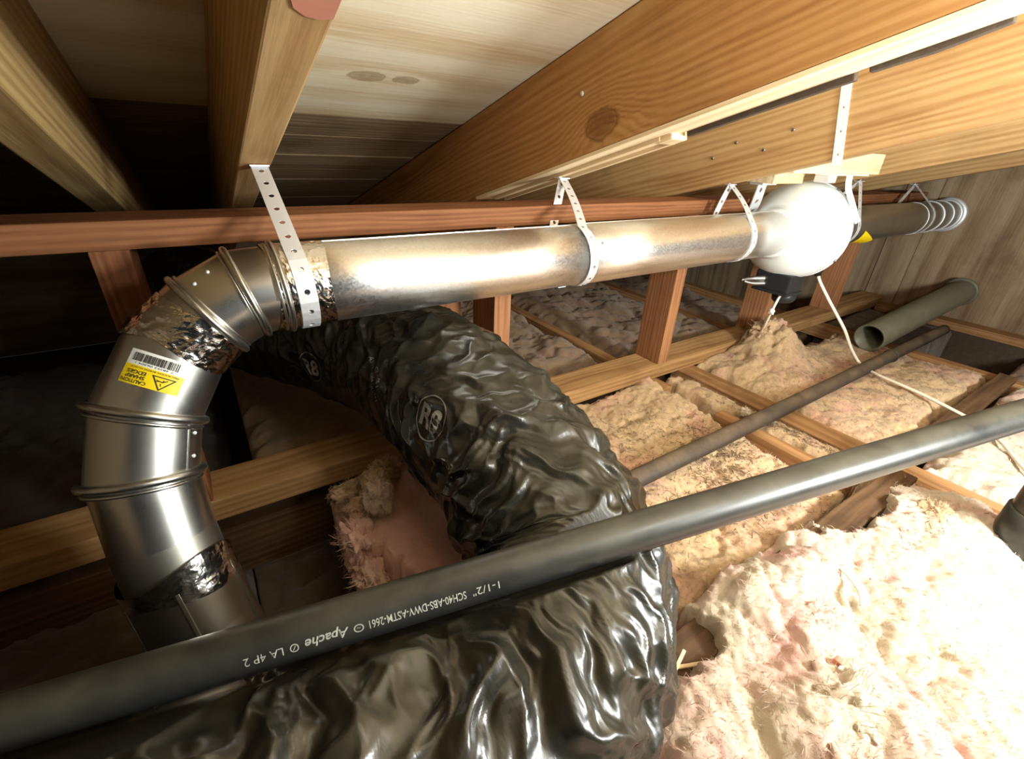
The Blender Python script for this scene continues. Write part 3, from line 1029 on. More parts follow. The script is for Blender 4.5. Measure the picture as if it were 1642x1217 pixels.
# ------------------------------------------------------------------ elbows
JP = [Vector(p) for p in [(.086, .74, -.204), (.040, .74, -.207), (-.012, .736, -.232), (-.058, .724, -.268), (-.108, .690, -.338), (-.130, .655, -.412), (-.128, .618, -.492), (-.123, .594, -.542), (-.112, .560, -.610), (-.090, .50, -.72), (-.075, .45, -.866)]]


def jn(i):
    if i == 0:
        return (JP[1] - JP[0]).normalized()
    if i == len(JP) - 1:
        return (JP[i] - JP[i - 1]).normalized()
    return ((JP[i] - JP[i - 1]).normalized() + (JP[i + 1] - JP[i]).normalized()).normalized()


def gore(name, i, r, m, parent, seg=84, rings=8):
    A, B = JP[i], JP[i + 1]
    ax = (B - A).normalized()
    _, e1, e2 = frame_of(ax, (0, 1, 0.2))
    vs, fs = [], []
    for q in range(rings + 1):
        f = q / rings
        for k in range(seg):
            a = 2 * math.pi * k / seg
            d = (e1 * math.cos(a) + e2 * math.sin(a)) * r
            pa = A + d - ax * (d.dot(jn(i)) / ax.dot(jn(i)))
            pb = B + d - ax * (d.dot(jn(i + 1)) / ax.dot(jn(i + 1)))
            vs.append(pa.lerp(pb, f))
    for q in range(rings):
        for k in range(seg):
            k2 = (k + 1) % seg
            fs.append((q * seg + k, q * seg + k2, (q + 1) * seg + k2, (q + 1) * seg + k))
    return mesh(name, vs, fs, m, parent, True)


def mitre_bead(i, R, r, m, parent, off=0.0, seg=84, rs=10):
    n = jn(i)
    a = (JP[min(i + 1, len(JP) - 1)] - JP[max(i - 1, 0)]).normalized()
    _, e1, e2 = frame_of(n, (0, 1, 0.2))
    c = JP[i] + n * off
    vs, fs = [], []
    for k in range(seg):
        t = 2 * math.pi * k / seg
        d = e1 * math.cos(t) + e2 * math.sin(t)
        for j in range(rs):
            b = 2 * math.pi * j / rs
            vs.append(c + d * (R + r * math.cos(b)) + n * (r * 0.9 * math.sin(b)))
    for k in range(seg):
        for j in range(rs):
            k2, j2 = (k + 1) % seg, (j + 1) % rs
            fs.append((k * rs + j, k2 * rs + j, k2 * rs + j2, k * rs + j2))
    return mesh('swivel_bead', vs, fs, m, parent, True)


el1 = empty('duct_elbow', JP[1], 'upper adjustable metal elbow joined to the straight shiny duct', 'elbow', 'segmented elbows')
el2 = empty('duct_elbow', JP[4], 'lower adjustable metal elbow with the yellow caution sticker', 'elbow', 'segmented elbows')
gm = M['galv_smooth']
for i in (0, 1, 2):
    gore('elbow_gore', i, DR, gm, el1)
gl = gore('elbow_gore', 3, DR, gm, el2)
for i in (4, 5):
    gore('elbow_gore', i, DR if i == 4 else DR - 0.001, gm, el2)
mitre_bead(0, DR + .002, .0050, gm, el1, 0.0)
mitre_bead(0, DR + .0015, .0022, gm, el1, 0.008)
mitre_bead(1, DR + .0018, .0055, gm, el1)
mitre_bead(1, DR + .0008, .0022, gm, el1, 0.0075)
mitre_bead(2, DR + .0018, .0055, gm, el1)
mitre_bead(2, DR + .0008, .0022, gm, el1, -0.0075)
for i in (4, 5):
    mitre_bead(i, DR + .003, .0065, gm, el2)
    mitre_bead(i, DR + .0012, .0028, gm, el2, 0.010)
ftm = foil_band('foil_tape', [JP[2].lerp(JP[3], .16), JP[2].lerp(JP[3], .9), JP[3].lerp(JP[4], .02)], DR + .0012, M['foil'], el1, 0.0010, seed=5.0, jag=0.004, freq=120)
tag(ftm, 'mirror bright crumpled foil tape')


def rivet_on(c, n, parent, r=0.0026):
    c, n = Vector(c), Vector(n).normalized()
    return lathe('rivet', c, n, [(-0.001, r), (0.0008, r), (0.0018, r * 0.6), (0.0022, r * 0.2)], M['strap'], parent, 14)


def on_tube(c, ax, ang_dir, r):
    ax = Vector(ax).normalized()
    d = Vector(ang_dir)
    d = (d - ax * d.dot(ax)).normalized()
    return Vector(c) + d * r, d


ax5 = JP[5] - JP[4]
for f in (0.30, 0.66):
    p, n = on_tube(JP[4].lerp(JP[5], f), ax5, (0.80, -0.42, 0.05), DR)
    rivet_on(p, n, el2)
pa, na = on_tube(JP[4].lerp(JP[5], 0.08), ax5, (0.70, -0.55, 0.05), DR)
pb, nb = on_tube(JP[4].lerp(JP[5], 0.92), ax5, (0.70, -0.55, 0.05), DR)
beam('lock_seam', pa, pb, 0.004, 0.0022, gm, up=na, parent=el2, bev=0.0006)
for f, dd in ((0.35, (0.1, -0.35, 0.9)), (0.72, (0.05, -0.45, 0.85))):
    p, n = on_tube(JP[1].lerp(JP[2], f), JP[2] - JP[1], dd, DR)
    rivet_on(p, n, el1)

# lower pipe dropping through the ceiling
low = gore('vent_pipe', 7, DR + .004, M['galv_dull'], None)
tag(low, 'dark metal vent pipe dropping from the lower elbow through the ceiling', 'pipe')
for i in (8, 9):
    gore('pipe_length', i, DR + .004, M['galv_dull'], low)
gore('pipe_collar', 6, DR - .001, M['galv_dull'], low)
tag(foil_band('foil_tape', [JP[6].lerp(JP[7], .62), JP[7], JP[7].lerp(JP[8], .22)], DR + .0045, M['foil'], low, 0.0008, seed=9.0, jag=0.010, freq=80), 'crumpled foil tape')
for dd in ((0.05, -0.9, 0.2), (0.80, -0.3, 0.1), (-0.85, -0.45, 0.0)):
    pa, na = on_tube(JP[7].lerp(JP[8], 0.05), JP[8] - JP[7], dd, DR + .004)
    pb, nb = on_tube(JP[8].lerp(JP[9], 0.9), JP[9] - JP[8], dd, DR + .004)
    beam('lock_seam', pa, pb, 0.005, 0.003, M['galv_dull'], up=na, parent=low, bev=0.0008)


# ------------------------------------------------------------------ decals laid on surfaces
def bvh_of(*obs):
    bm = bmesh.new()
    for o in obs:
        me = o.data.copy()
        bm2 = bmesh.new()
        bm2.from_mesh(me)
        mw = o.matrix_basis if o.parent is None else Matrix.Identity(4)
        bm2.transform(mw)
        bm2.to_mesh(me)
        bm2.free()
        bm.from_mesh(me)
        bpy.data.meshes.remove(me)
    t = BVHTree.FromBMesh(bm)
    bm.free()
    return t


class Decal:
    def __init__(s, bvh, c, u, v, parent, lift=0.0005):
        s.bvh, s.parent, s.lift = bvh, parent, lift
        s.c = Vector(c)
        s.u = Vector(u).normalized()
        s.v = (Vector(v) - s.u * Vector(v).dot(s.u)).normalized()
        s.n = s.u.cross(s.v)
        s.sx = s.sy = 1.0

    def pt(s, x, y, lift):
        x, y = x * s.sx, y * s.sy
        o = s.c + s.u * x + s.v * y + s.n * 0.05
        h = s.bvh.ray_cast(o, -s.n, 0.12)
        if h[0] is None:
            return s.c + s.u * x + s.v * y
        return h[0] + h[1] * lift * (1 if h[1].dot(s.n) > 0 else -1)

    def put(s, name, V, F, m, lift=1.0):
        return mesh(name, [s.pt(x, y, s.lift * lift) for x, y in V], F, m, s.parent, False)

    def rect(s, name, x0, y0, x1, y1, m, n=(20, 12), lift=1.0):
        V = [(x0 + (x1 - x0) * i / n[0], y0 + (y1 - y0) * j / n[1]) for i in range(n[0] + 1) for j in range(n[1] + 1)]
        F = []
        for i in range(n[0]):
            for j in range(n[1]):
                a = i * (n[1] + 1) + j
                F.append((a, a + n[1] + 1, a + n[1] + 2, a + 1))
        return s.put(name, V, F, m, lift)

    def text(s, name, body, x, y, h, m, w=None, lift=2.0, ang=0.0, bold=0.0, shear=0.0):
        V, F = text_mesh(body, h, w, shear, bold)
        ca, sa = math.cos(ang), math.sin(ang)
        V = np.stack([x + V[:, 0] * ca - V[:, 1] * sa, y + V[:, 0] * sa + V[:, 1] * ca], 1)
        return s.put(name, V, F, m, lift)

    def line(s, name, pts, w, m, closed=False, lift=2.0, sub=6):
        P = [Vector((p[0], p[1])) for p in pts]
        if closed:
            P.append(P[0])
        V, F = [], []
        for a, b in zip(P, P[1:]):
            d = (b - a).normalized()
            nn = Vector((-d.y, d.x)) * w / 2
            a2, b2 = a - d * w / 2, b + d * w / 2
            k0 = len(V)
            for i in range(sub + 1):
                q = a2.lerp(b2, i / sub)
                V += [q - nn, q + nn]
            for i in range(sub):
                F.append((k0 + 2 * i, k0 + 2 * i + 2, k0 + 2 * i + 3, k0 + 2 * i + 1))
        return s.put(name, [tuple(v) for v in V], F, m, lift)


ax3 = (JP[4] - JP[3]).normalized()
lc, ln_ = on_tube(JP[3].lerp(JP[4], .44), ax3, (-0.12, -0.86, 0.40), DR)
uu = ax3.cross(ln_)
if uu.x > 0:
    uu = -uu
D = Decal(bvh_of(gl), lc, uu, ax3, gl)
if D.n.dot(ln_) < 0:
    D.u = -D.u
    D.n = D.u.cross(D.v)
D.sx, D.sy = 0.90, 0.78
st = D.rect('warning_sticker', -.036, -.0060, .033, .0245, M['yellow'], (28, 14))
tag(st, 'yellow caution sticker printed upside down')
D.parent = gl
ws = D.rect('barcode_sticker', -.034, -.030, .033, -.0060, M['paper'], (28, 12))
tag(ws, 'white sticker with a barcode')
rb = random.Random(5)
D.lift = 0.0006
for body, yy, x0, x1 in (('CAUTION', .0165, .001, .0305), ('SHARP', .0090, .0045, .0270), ('EDGES', .0018, .005, .0270)):
    D.text('lettering', body, x0, yy, .0056, M['ink'], x1 - x0, 1.9, bold=0.012)
D.text('lettering', 'PRECAUCION: BORDES FILOSOS', -.030, -.0042, .0026, M['ink'], .055, 1.9)
D.line('warning_triangle', [(-.028, .0025), (-.003, .0025), (-.0145, .0225)], .0015, M['ink'], True, 1.9)
D.line('hand_symbol', [(-.020, .0060), (-.0155, .0095), (-.0115, .0090), (-.0080, .0105)], .0014, M['ink'], False, 1.9)
D.line('hand_symbol', [(-.0155, .0095), (-.0165, .0065)], .0010, M['ink'], False, 1.9)
D.line('hand_symbol', [(-.0115, .0090), (-.0085, .0078)], .0010, M['ink'], False, 1.9)
D.line('hand_symbol', [(-.0140, .0125), (-.0150, .0160)], .0008, M['ink'], False, 1.9)
x = -.026
V, F = [], []
while x < .027:
    w = rb.choice((.0004, .0007, .0010, .0013))
    k0 = len(V)
    for i in range(5):
        yv = -.0255 + .0130 * i / 4
        V += [(x, yv), (x + w, yv)]
    for i in range(4):
        F.append((k0 + 2 * i, k0 + 2 * i + 1, k0 + 2 * i + 3, k0 + 2 * i + 2))
    x += w + rb.choice((.0005, .0008, .0011))
D.put('barcode', V, F, M['ink'], 1.9)
D.text('lettering', '7 48252 06304 1', -.022, -.0108, .0026, M['ink'], .044, 1.9)

# ------------------------------------------------------------------ flexible black duct
NU, NT = 1240, 420
S = path4(FLEX, 60)
seglen = np.linalg.norm(np.diff(S[:, :3], axis=0), axis=1)
acc = np.concatenate([[0], np.cumsum(seglen)])
us = np.linspace(0, acc[-1], NU)
C = np.stack([np.interp(us, acc, S[:, k]) for k in range(4)], 1)
T = np.gradient(C[:, :3], axis=0)
T /= np.linalg.norm(T, axis=1)[:, None]
E1 = np.zeros((NU, 3))
e = np.array([0, 0, 1.0])
for i in range(NU):
    e = e - T[i] * (e @ T[i])
    e /= np.linalg.norm(e)
    E1[i] = e
E2 = np.cross(T, E1)
th = np.linspace(0, 2 * np.pi, NT, endpoint=False)
dirs = E1[:, None, :] * np.cos(th)[None, :, None] + E2[:, None, :] * np.sin(th)[None, :, None]
P0 = C[:, None, :3] + dirs * C[:, None, 3:4]
U = np.repeat(us[:, None], NT, 1).ravel()
q = P0.reshape(-1, 3)
cs = np.stack([U * 1.0, np.tile(np.cos(th), NU) * 0.14, np.tile(np.sin(th), NU) * 0.14], 1)
wp = np.stack([fbm(cs * 6 + 1.7, 3), fbm(cs * 6 + 31.1, 3), fbm(cs * 6 + 57.9, 3)], 1) * 0.05
# folds run mostly across the duct on its far half and obliquely where it is crushed under the pipe
near = np.clip((U - 1.35) / 0.35, 0, 1)
rf = np.random.RandomState(12)
tri = lambda a: 2 * np.abs(2 * (a - np.floor(a + 0.5))) - 1
disp = 0.0035 * fbm(cs * 4.5 + 7.7, 2)
for i in range(20):
    kind = 0 if i < 5 else (1 if i < 14 else 2)
    lam = rf.uniform(*((0.085, 0.14), (0.032, 0.060), (0.013, 0.022))[kind])
    slant = rf.normal() * 0.45 + 0.5
    dirn = np.array([1.0, slant * rf.choice((1, -1, 1)), slant])
    if kind == 0:
        dirn = rf.normal(size=3)
    dirn /= np.linalg.norm(dirn)
    wob_ = fbm(cs * 5.0 + 13.7 * i, 3)
    ph = (cs + wp * 1.1) @ dirn / lam + rf.uniform(0, 9) + 0.5 * wob_
    amt = np.clip((0.45, 0.05, 0.0)[kind] + 2.0 * pn(cs * np.array([5.0, 6.5, 6.5]) + 5.3 * i + 100), 0, 1)
    prof_ = tri(ph) if kind == 0 else (1 - 2 * np.abs(ph - np.floor(ph + 0.5))) ** (2.4 if kind == 1 else 2.0) * 1.6
    disp += lam * ((0.018 + 0.026 * near), (0.046 + 0.058 * near), 0.050)[kind] * amt * prof_
disp += 0.0010 * np.sin(U * 2 * np.pi / 0.047)
disp = np.clip(disp - 0.003, -0.018, 0.013)
Q = q + dirs.reshape(-1, 3) * disp[:, None]
# flatten on the fibre below, and give way under the rigid black pipe that lies on it
A0, AD, AR = np.array([0.126, 0.314, -0.438]), np.array([0.96, -0.266, 0.086]), 0.0241
AD = AD / np.linalg.norm(AD)
w = Q - A0
tl = w @ AD
rad = w - tl[:, None] * AD
zf = A0[2] + tl * AD[2]
hd = np.hypot(rad[:, 0], rad[:, 1])
lim = zf - np.sqrt(np.maximum((AR + 0.004) ** 2 - np.minimum(hd, AR) ** 2, 0)) - 0.004 + np.maximum(hd - AR, 0) * 0.9
Q[:, 2] = np.where(hd < 0.10, np.minimum(Q[:, 2], lim), Q[:, 2])
Q[:, 2] = np.maximum(Q[:, 2], -0.735)
# the bottom plate and the purlin side stay outside
onpl = (Q[:, 1] > 0.83) & (Q[:, 1] < 0.95)
Q[:, 2] = np.where(onpl, np.maximum(Q[:, 2], -0.616), Q[:, 2])
idx = np.arange(NU * NT).reshape(NU, NT)
a_, b_ = idx[:-1], idx[1:]
fl = np.stack([a_, b_, np.roll(b_, -1, 1), np.roll(a_, -1, 1)], -1).reshape(-1, 4)
me = bpy.data.meshes.new('flexible_duct')
me.from_pydata(Q.tolist(), [], fl.tolist())
me.update()
me.polygons.foreach_set('use_smooth', [True] * len(me.polygons))
me.materials.append(M['film'])
flex = link(bpy.data.objects.new('flexible_duct', me))
tag(flex, 'thick crumpled black plastic flexible duct curving across the foreground', 'duct')
bmt = bmesh.new()
bmt.from_mesh(me)
bmesh.ops.recalc_face_normals(bmt, faces=bmt.faces)
bmt.to_mesh(me)
FB = BVHTree.FromBMesh(bmt)
bmt.free()


def film_mark(c, n, ang, scale, m, chars='R8', circle=True):
    n = Vector(n)
    up = Vector((0.222, 0.405, 0.887))
    up = (up - n * up.dot(n)).normalized()
    rt = up.cross(n)
    if rt.dot(Vector((0.833, -0.552, 0.043))) < 0:
        rt = -rt
    u2 = rt * math.cos(ang) + up * math.sin(ang)
    v2 = -rt * math.sin(ang) + up * math.cos(ang)
    d = Decal(FB, c, u2, v2, flex, 0.0007)
    if d.n.dot(n) < 0:
        d.u = -d.u
        d.n = d.u.cross(d.v)
    if circle:
        pts = [(scale * math.cos(t * math.pi / 24), scale * math.sin(t * math.pi / 24)) for t in range(48)]
        d.line('print_ring', pts, scale * 0.05, m, True, 1.0, 1)
        d.text('print', chars, -scale * .68, -scale * .50, scale * 1.0, m, scale * 1.36, 1.0, bold=0.03)
    else:
        d.text('print', chars, 0, 0, scale, m, None, 1.0)
    return d


film_mark((.243, .572, -.391), (-.814, -.202, .545), math.radians(-25), .036, M['print_grey'])
film_mark((.131, .93, -.43), (-.9, -.43, .05), math.radians(-12), .032, M['print_grey'])
film_mark((.214, .775, -.36), (-.845, -.184, .503), math.radians(-75), .008, M['print_grey'], 'ASTM E84 UL 181', False)
film_mark((.216, .745, -.37), (-.845, -.184, .503), math.radians(-75), .008, M['print_grey'], 'CLASS 1', False)
film_mark((.231, .512, -.438), (-.933, -.14, .33), math.radians(-25), .012, M['print_grey'], 'FLEX', False)

# ------------------------------------------------------------------ black pipe across the foreground
ADv = Vector(AD.tolist())
A0v = Vector(A0.tolist())
nlen = 60
vs, fs, seg = [], [], 64
_, pe1, pe2 = frame_of(ADv)
for i in range(nlen + 1):
    t = -1.25 + 3.0 * i / nlen
    for k in range(seg):
        a = 2 * math.pi * k / seg
        vs.append(A0v + ADv * t + (pe1 * math.cos(a) + pe2 * math.sin(a)) * AR)
for i in range(nlen):
    for k in range(seg):
        k2 = (k + 1) % seg
        fs.append((i * seg + k, i * seg + k2, (i + 1) * seg + k2, (i + 1) * seg + k))
absp = mesh('drain_pipe', vs, fs, M['abs'], None, True)
tag(absp, 'long black plastic drain pipe with white print crossing over the flexible duct', 'pipe')
PHI = math.radians(27)


def pipe_text(body, t0, t1, h, shear=0.0, bold=0.0, lift=0.0004):
    """upside-down print along the pipe: starts at t0 (right) and reads towards t1 (left)"""
    V, F = text_mesh(body, h, abs(t1 - t0), shear, bold)
    mid = A0v + ADv * ((t0 + t1) / 2)
    view = (-mid - ADv * (-mid).dot(ADv)).normalized()
    dn = ADv.cross(view)
    if dn.z > 0:
        dn = -dn
    out = []
    for x_, y_ in V:
        an = PHI + (y_ - h / 2) / AR
        out.append(A0v + ADv * (t0 - x_) + (view * math.cos(an) + dn * math.sin(an)) * (AR + lift))
    return mesh('pipe_print', out, F, M['print_white'], absp, False)


PT = {793: 0.0709, 752: 0.0413, 742: 0.0342, 594: -0.0653, 586: -0.0704, 570: -0.0805, 563: -0.0848, 496: -0.1258, 487: -0.1312, 473: -0.1395, 463: -0.1453, 403: -0.1798}
pipe_text('1-1/2"', PT[793], PT[752], .0080)
pipe_text('SCH40-ABS-DWV-ASTM-2661', PT[742], PT[594], .0082, bold=0.01)
pipe_text('Apache', PT[563], PT[496], .0088, 0.25, 0.02)
pipe_text('LA 4P 2', PT[463], PT[403], .0078)
for a, b_, ch in ((586, 570, 'O'), (487, 473, 'O')):
    pipe_text(ch, PT[a], PT[b_], .0082)
    pipe_text('~' if a == 586 else '/', PT[a] - (PT[a] - PT[b_]) * .3, PT[a] - (PT[a] - PT[b_]) * .7, .004)

# ------------------------------------------------------------------ other pipes
o = tube('drain_pipe', [(.44, .490, -.642), (1.2, .488, -.640), (2.0, .490, -.638), (2.62, .492, -.636)], .0215, M['abs_dusty'], seg=28)
tag(o, 'thin dusty dark pipe lying on the joists and insulation', 'pipe')
ring('pipe_coupling', (2.05, .490, -.638), (1, 0, 0), .0225, .003, M['abs_dusty'], o, 32, 8)
gp = empty('vent_pipe', (2.1, .590, -.606), 'grey green open ended pipe stub sticking out of the end wall', 'pipe')
gax = Vector((2.955, .556, -.518)) - Vector((2.10, .590, -.612))
gL = gax.length
lathe('pipe_length', (2.10, .590, -.612), gax, [(0.20, .047), (0, .047), (0, .053), (0.002, .054), (gL * .5, .054), (gL, .054)], M['grey_pipe'], gp, 56, cap=False)
ring('wall_collar', Vector((2.10, .590, -.612)) + gax * .955, gax, .058, .008, M['grey_pipe'], gp, 48, 10)
rs_ = empty('drain_riser', (1.195, -.032, -.70), 'blue black vertical pipe stub at the right edge rising from insulation', 'pipe')
lathe('pipe_length', (1.195, -.032, -.72), (0, 0, 1), [(0, .043), (0.33, .043)], M['abs'], rs_, 48)
lathe('pipe_hub', (1.195, -.032, -.66), (0, 0, 1), [(0, .043), (0, .0465), (0.04, .0475), (0.09, .0475), (0.092, .043)], M['abs'], rs_, 48, cap=False)

# ------------------------------------------------------------------ fan
FX = 1.575
fan = empty('inline_fan', dpt(FX), 'round white inline fan on the duct with a black box underneath', 'fan')
prof = []
for i in range(41):
    t = -1 + 2 * i / 40
    x = 0.128 * t
    r = 0.145 * max(0.0, 1 - abs(t) ** 2.35) ** (1 / 2.1)
    prof.append((x, max(r, 0.070)))
prof = [(-0.150, 0.062), (-0.150, 0.068), (-0.128, 0.069)] + prof + [(0.128, 0.069), (0.150, 0.068), (0.150, 0.062)]
lathe('fan_housing', dpt(FX), (1, 0, 0), prof, M['white_plastic'], fan, 96, cap=False)
ring('housing_seam', dpt(FX + 0.03), (1, 0, 0), 0.1425, 0.0035, M['white_plastic'], fan, 96, 8)
for k in range(4):
    a = 0.5 + k * 1.57
    lathe('housing_screw', dpt(FX + 0.03) + Vector((0, math.cos(a), math.sin(a))) * 0.144, (0, math.cos(a), math.sin(a)), [(0, .006), (.004, .006), (.005, .003)], M['steel'], fan, 12)
bx = box('junction_box', (1.500, .672, -.385), (1.590, .785, -.325), M['black_plastic'], fan, 0.006)
box('box_lid', (1.497, .669, -.391), (1.593, .788, -.382), M['black_plastic'], bx, 0.003)
for x, y in ((1.51, .682), (1.58, .682), (1.51, .775), (1.58, .775)):
    lathe('lid_screw', (x, y, -.390), (0, 0, -1), [(0, .005), (.003, .005), (.004, .002)], M['steel'], bx, 10)
lathe('capacitor', (1.575, .715, -.386), (0.1, -0.1, -1), [(0, .036), (.03, .036), (.038, .030), (.040, .0)], M['black_plastic'], fan, 36)
tube('cable_clamp', [(1.50, .755, -.350), (1.47, .775, -.352), (1.43, .79, -.356)], lambda f: .011 * (1 - f * .6), M['steel'], fan, 12)
tube('cable_clamp', [(1.50, .75, -.365), (1.465, .77, -.366), (1.44, .785, -.360)], lambda f: .008 * (1 - f * .5), M['steel'], fan, 10)
lathe('cable_gland', (1.685, .685, -.318), (0.25, -0.2, -1), [(-.02, .014), (0, .016), (.014, .016), (.016, .011), (.026, .010)], M['black_plastic'], fan, 20)
# bracket: two flat legs hugging the housing, tied to the board above
br = empty('fan_bracket', (1.6, .72, -.05), 'white steel bracket hanging the fan from the pale board', 'bracket')
box('bracket_plate', (1.48, .650, -.0385), (1.72, .692, -.0347), M['white_paint'], br, 0.001)
legs = [[(1.600, .652, -.037), (1.602, .646, -.070), (1.612, .628, -.106), (1.624, .598, -.160)], [(1.42, .80, -.070), (1.42, .803, -.10), (1.44, .82, -.14), (1.47, .852, -.19)]]
strip_with_holes('bracket_leg', smooth_path([Vector(p) for p in legs[0]], 8), .034, M['white_paint'], br, .034, .003, .003)
strip_with_holes('bracket_leg', smooth_path([Vector(p) for p in legs[1]], 8), .045, M['strap'], br, .04, .007, .003)
box('bracket_spacer', (1.50, .66, -.058), (1.545, .70, -.0385), M['strap'], br, 0.002)
box('bracket_foot', (1.385, .78, -.073), (1.46, .82, -.0665), M['strap'], br, 0.001)
o = empty('cleat_board', (1.55, .69, -.035), 'bright new pine board nailed to the lit rafter above the fan', 'board')
cl1 = box('board', (1.294, .655, -.0345), (1.80, .735, .022), M['new_wood'], o, 0.0025)
cl2 = box('spacer_block', (1.36, .737, -.066), (1.52, .82, -.030), M['new_wood'], o, 0.0025)
for x in (1.33, 1.75):
    lathe('screw_head', (x, .70, -.0345), (0, 0, -1), [(0, .004), (.001, .004), (.0015, .002)], M['steel'], o, 10)
o = strip_with_holes('hanger_strap', [(1.2385, .578, .172), (1.2385, .565, .11), (1.2385, .552, .05), (1.2385, .540, -.006), (1.2385, .539, -.012)], .020, M['white_paint'], None, .045, .0022, .002, (0, 1, 0))
tag(o, 'white steel strap nailed up the side of the brightly lit rafter', 'strap')

# yellow flap of a sticker on the far duct
def stk(u, v):
    x = 1.93 + 0.10 * u
    a = math.radians(188 + 62 * v + 30 * u)
    r = DR + .0015 + .012 * u * (1 - v)
    return dpt(x) + Vector((0, math.cos(a), math.sin(a))) * r, None
tag(patch('sticker', stk, 10, 12, M['yellow'], d3), 'curling yellow sticker')

# ------------------------------------------------------------------ perforated hanger straps
def wrap(a0, a1, x0, x1, r, n=26):
    out = []
    for i in range(n + 1):
        f = i / n
        a = math.radians(a0 + (a1 - a0) * f)
        out.append(dpt(x0 + (x1 - x0) * f) + Vector((0, math.cos(a), math.sin(a))) * r)
    return out


def strap(label, top, front, rear, width, r=DR + .0035, tab=0.02):
    """front/rear = (tangent angle, end angle, x at the duct)"""
    t = empty('hanger_strap', top, label, 'strap', 'perforated metal straps holding the duct')
    for leg in (front, rear):
        if leg is None:
            continue
        w = wrap(leg[0], leg[1], leg[2], leg[2] + leg[3], r)
        T_ = Vector(top)
        P = [T_ + Vector((0, 0.0, 0.0))]
        for i in range(1, 8):
            f = i / 8
            q = T_.lerp(w[0], f)
            q.x += leg[4] * math.sin(f * math.pi)
            P.append(q)
        strip_with_holes('strap_leg', P + w, width, M['strap'], t, .031, .0042, .0013)
    box('strap_tab', (top[0] - .014, top[1] - .008, top[2] - .001), (top[0] + .014, top[1] + .016, top[2] + .001), M['strap'], t, 0)
    lathe('strap_nail', (top[0], top[1] + .004, top[2]), (0, -.15, -1), [(-.02, .002), (0, .002), (0, .006), (.002, .006), (.003, .003)], M['steel'], t, 12)
    return t


strap('wide perforated strap hanging from the rafter above the elbow', (.106, .888, -.047), (119, 300, .108, .010, 0), None, .025)
strap('inverted V perforated strap under the knotty rafter at the duct joint', (.730, .885, -.064), (110, 285, .655, .012, .006), (-40, -95, .630, 0, -.004), .021)
strap('inverted V perforated strap just left of the fan', (1.262, .800, -.072), (133, 300, 1.235, .0, .012), (8, -80, 1.215, 0, -.006), .022)
strap('perforated strap just right of the fan', (1.930, .748, -.060), (150, 290, 1.86, .01, 0), (25, -80, 1.79, 0, 0), .020)
strap('small far perforated strap near the end wall', (2.645, .812, -.078), (135, 290, 2.56, 0, 0), (10, -80, 2.46, 0, 0), .018)

# ------------------------------------------------------------------ white cords
def surf(x, y, lift):
    g_ = ground(x, y)
    return Vector((x, y, (g_ if g_ is not None else -.66) + lift))


c1 = tube('power_cord', [(1.545, .705, -.388), (1.53, .705, -.405), (1.52, .708, -.445), (1.56, .735, -.51), (1.63, .775, -.565), (1.685, .795, -.598), (1.69, .80, -.64)], .0042, M['cord'], seg=10)
tag(c1, 'short knotted white cord dropping from the black fan box', 'cord')
blob('cord_knot', (1.518, .709, -.450), .010, M['cord'], c1, 3, .3, 2, (1, 1, 1.2), 3, False)
pts = [(1.688, .680, -.338), (1.705, .672, -.365), (1.735, .640, -.420), (1.765, .610, -.470), (1.785, .575, -.520), (1.825, .545, -.590)]
for x, y in ((1.850, .505), (1.817, .443), (1.802, .384), (1.788, .328), (1.769, .275), (1.734, .199), (1.714, .153), (1.68, .125), (1.639, .091), (1.544, .035), (1.43, -.05), (1.34, -.16)):
    g_ = max(surf(x + a_, y + b_, 0).z for a_ in (-.012, 0, .012) for b_ in (-.012, 0, .012))
    pts.append(Vector((x, y, max(g_, -.646) + .006)))
c2 = tube('power_cord', pts, .0050, M['cord'], seg=10)
tag(c2, 'long white cord running from the fan over the insulation', 'cord')

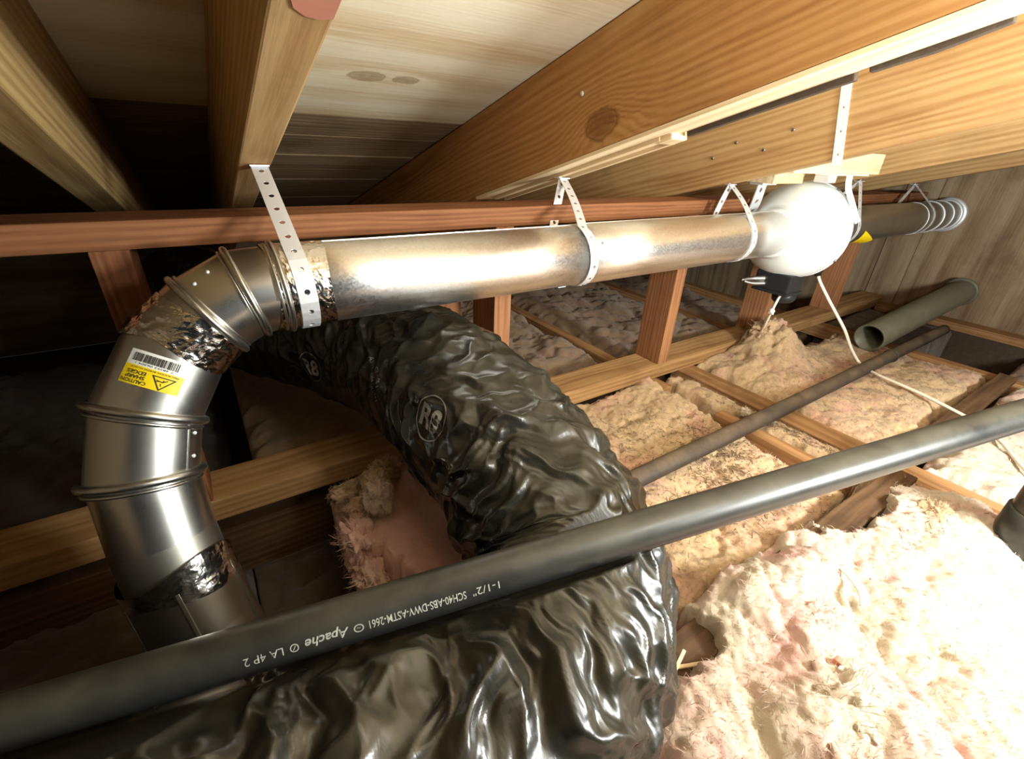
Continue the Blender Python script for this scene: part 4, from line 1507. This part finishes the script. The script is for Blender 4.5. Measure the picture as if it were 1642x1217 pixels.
# ------------------------------------------------------------------ litter
gp0 = max(ground(.775, .105) or -.65, ground(.80, .125) or -.65, ground(.757, .085) or -.65)
o = patch('paper_strip', lambda u, v: (Vector((.812 - .058 * u + .012 * v - .010 * math.sin(u * 3.1), .137 - .060 * u - .010 * v - .014 * math.sin(u * 3.1), gp0 + .006 + .012 * math.sin(u * 3.0) + .002 * v)), None), 14, 3, M['paper'], None)
so = o.modifiers.new('thickness', 'SOLIDIFY')
so.thickness = .001
tag(o, 'curled strip of white paper on the foreground insulation', 'paper')
g0 = (ground(.61, .052) or -.65)
o = box('wire_nut', (.603, .044, g0 + .0), (.615, .056, g0 + .012), M['red_paint'], None, .003)
tag(o, 'tiny red and white scrap on the foreground insulation', 'scrap')
box('scrap_tip', (.596, .036, g0 + .002), (.605, .047, g0 + .010), M['paper'], o, .002)
for i, (p, q_) in enumerate([((.43, .175), (.47, .155)), ((.46, .185), (.40, .165))]):
    o = beam('wood_splinter', (p[0], p[1], -.648), (q_[0], q_[1], -.644), .005, .003, M['new_wood'], bev=.0008)
    tag(o, ('reddish splinter on the exposed dark board, the upper one', 'reddish splinter on the exposed dark board, the lower one')[i], 'splinter', 'wood splinters')
rn = random.Random(11)
vs, fs = [], []
spots = [(.95, .42, .16, .12, 700), (.80, .62, .20, .12, 420), (1.05, .30, .10, .10, 260), (.70, .38, .15, .08, 200), (1.24, .45, .03, .2, 500), (1.02, .52, .10, .10, 900), (.88, .36, .14, .08, 500), (1.6, .5, .2, .2, 260), (1.9, .35, .3, .12, 220), (1.05, .1, .1, .08, 60)]
for cx, cy, sx, sy, n in spots:
    for _ in range(n):
        x, y = rn.gauss(cx, sx * .55), rn.gauss(cy, sy * .55)
        g_ = ground(x, y)
        if g_ is None:
            continue
        L = rn.uniform(.004, .017)
        a = rn.uniform(0, 6.28)
        dz = rn.uniform(-.25, .35)
        d = Vector((math.cos(a), math.sin(a), dz)).normalized()
        sd = d.cross(Vector((0, 0, 1))).normalized() * rn.uniform(.0003, .0008)
        upv = sd.cross(d).normalized() * .0005
        c = Vector((x, y, g_ + .0015))
        k0 = len(vs)
        for e_ in (-1, 1):
            vs += [c + d * L * e_ / 2 - sd, c + d * L * e_ / 2 + sd, c + d * L * e_ / 2 + upv]
        fs += [(k0, k0 + 1, k0 + 4, k0 + 3), (k0 + 1, k0 + 2, k0 + 5, k0 + 4), (k0 + 2, k0, k0 + 3, k0 + 5)]
o = mesh('dry_needles', vs, fs, M['needles'])
tag(o, 'dry needles and twigs scattered over the insulation', 'litter', None, 'stuff')
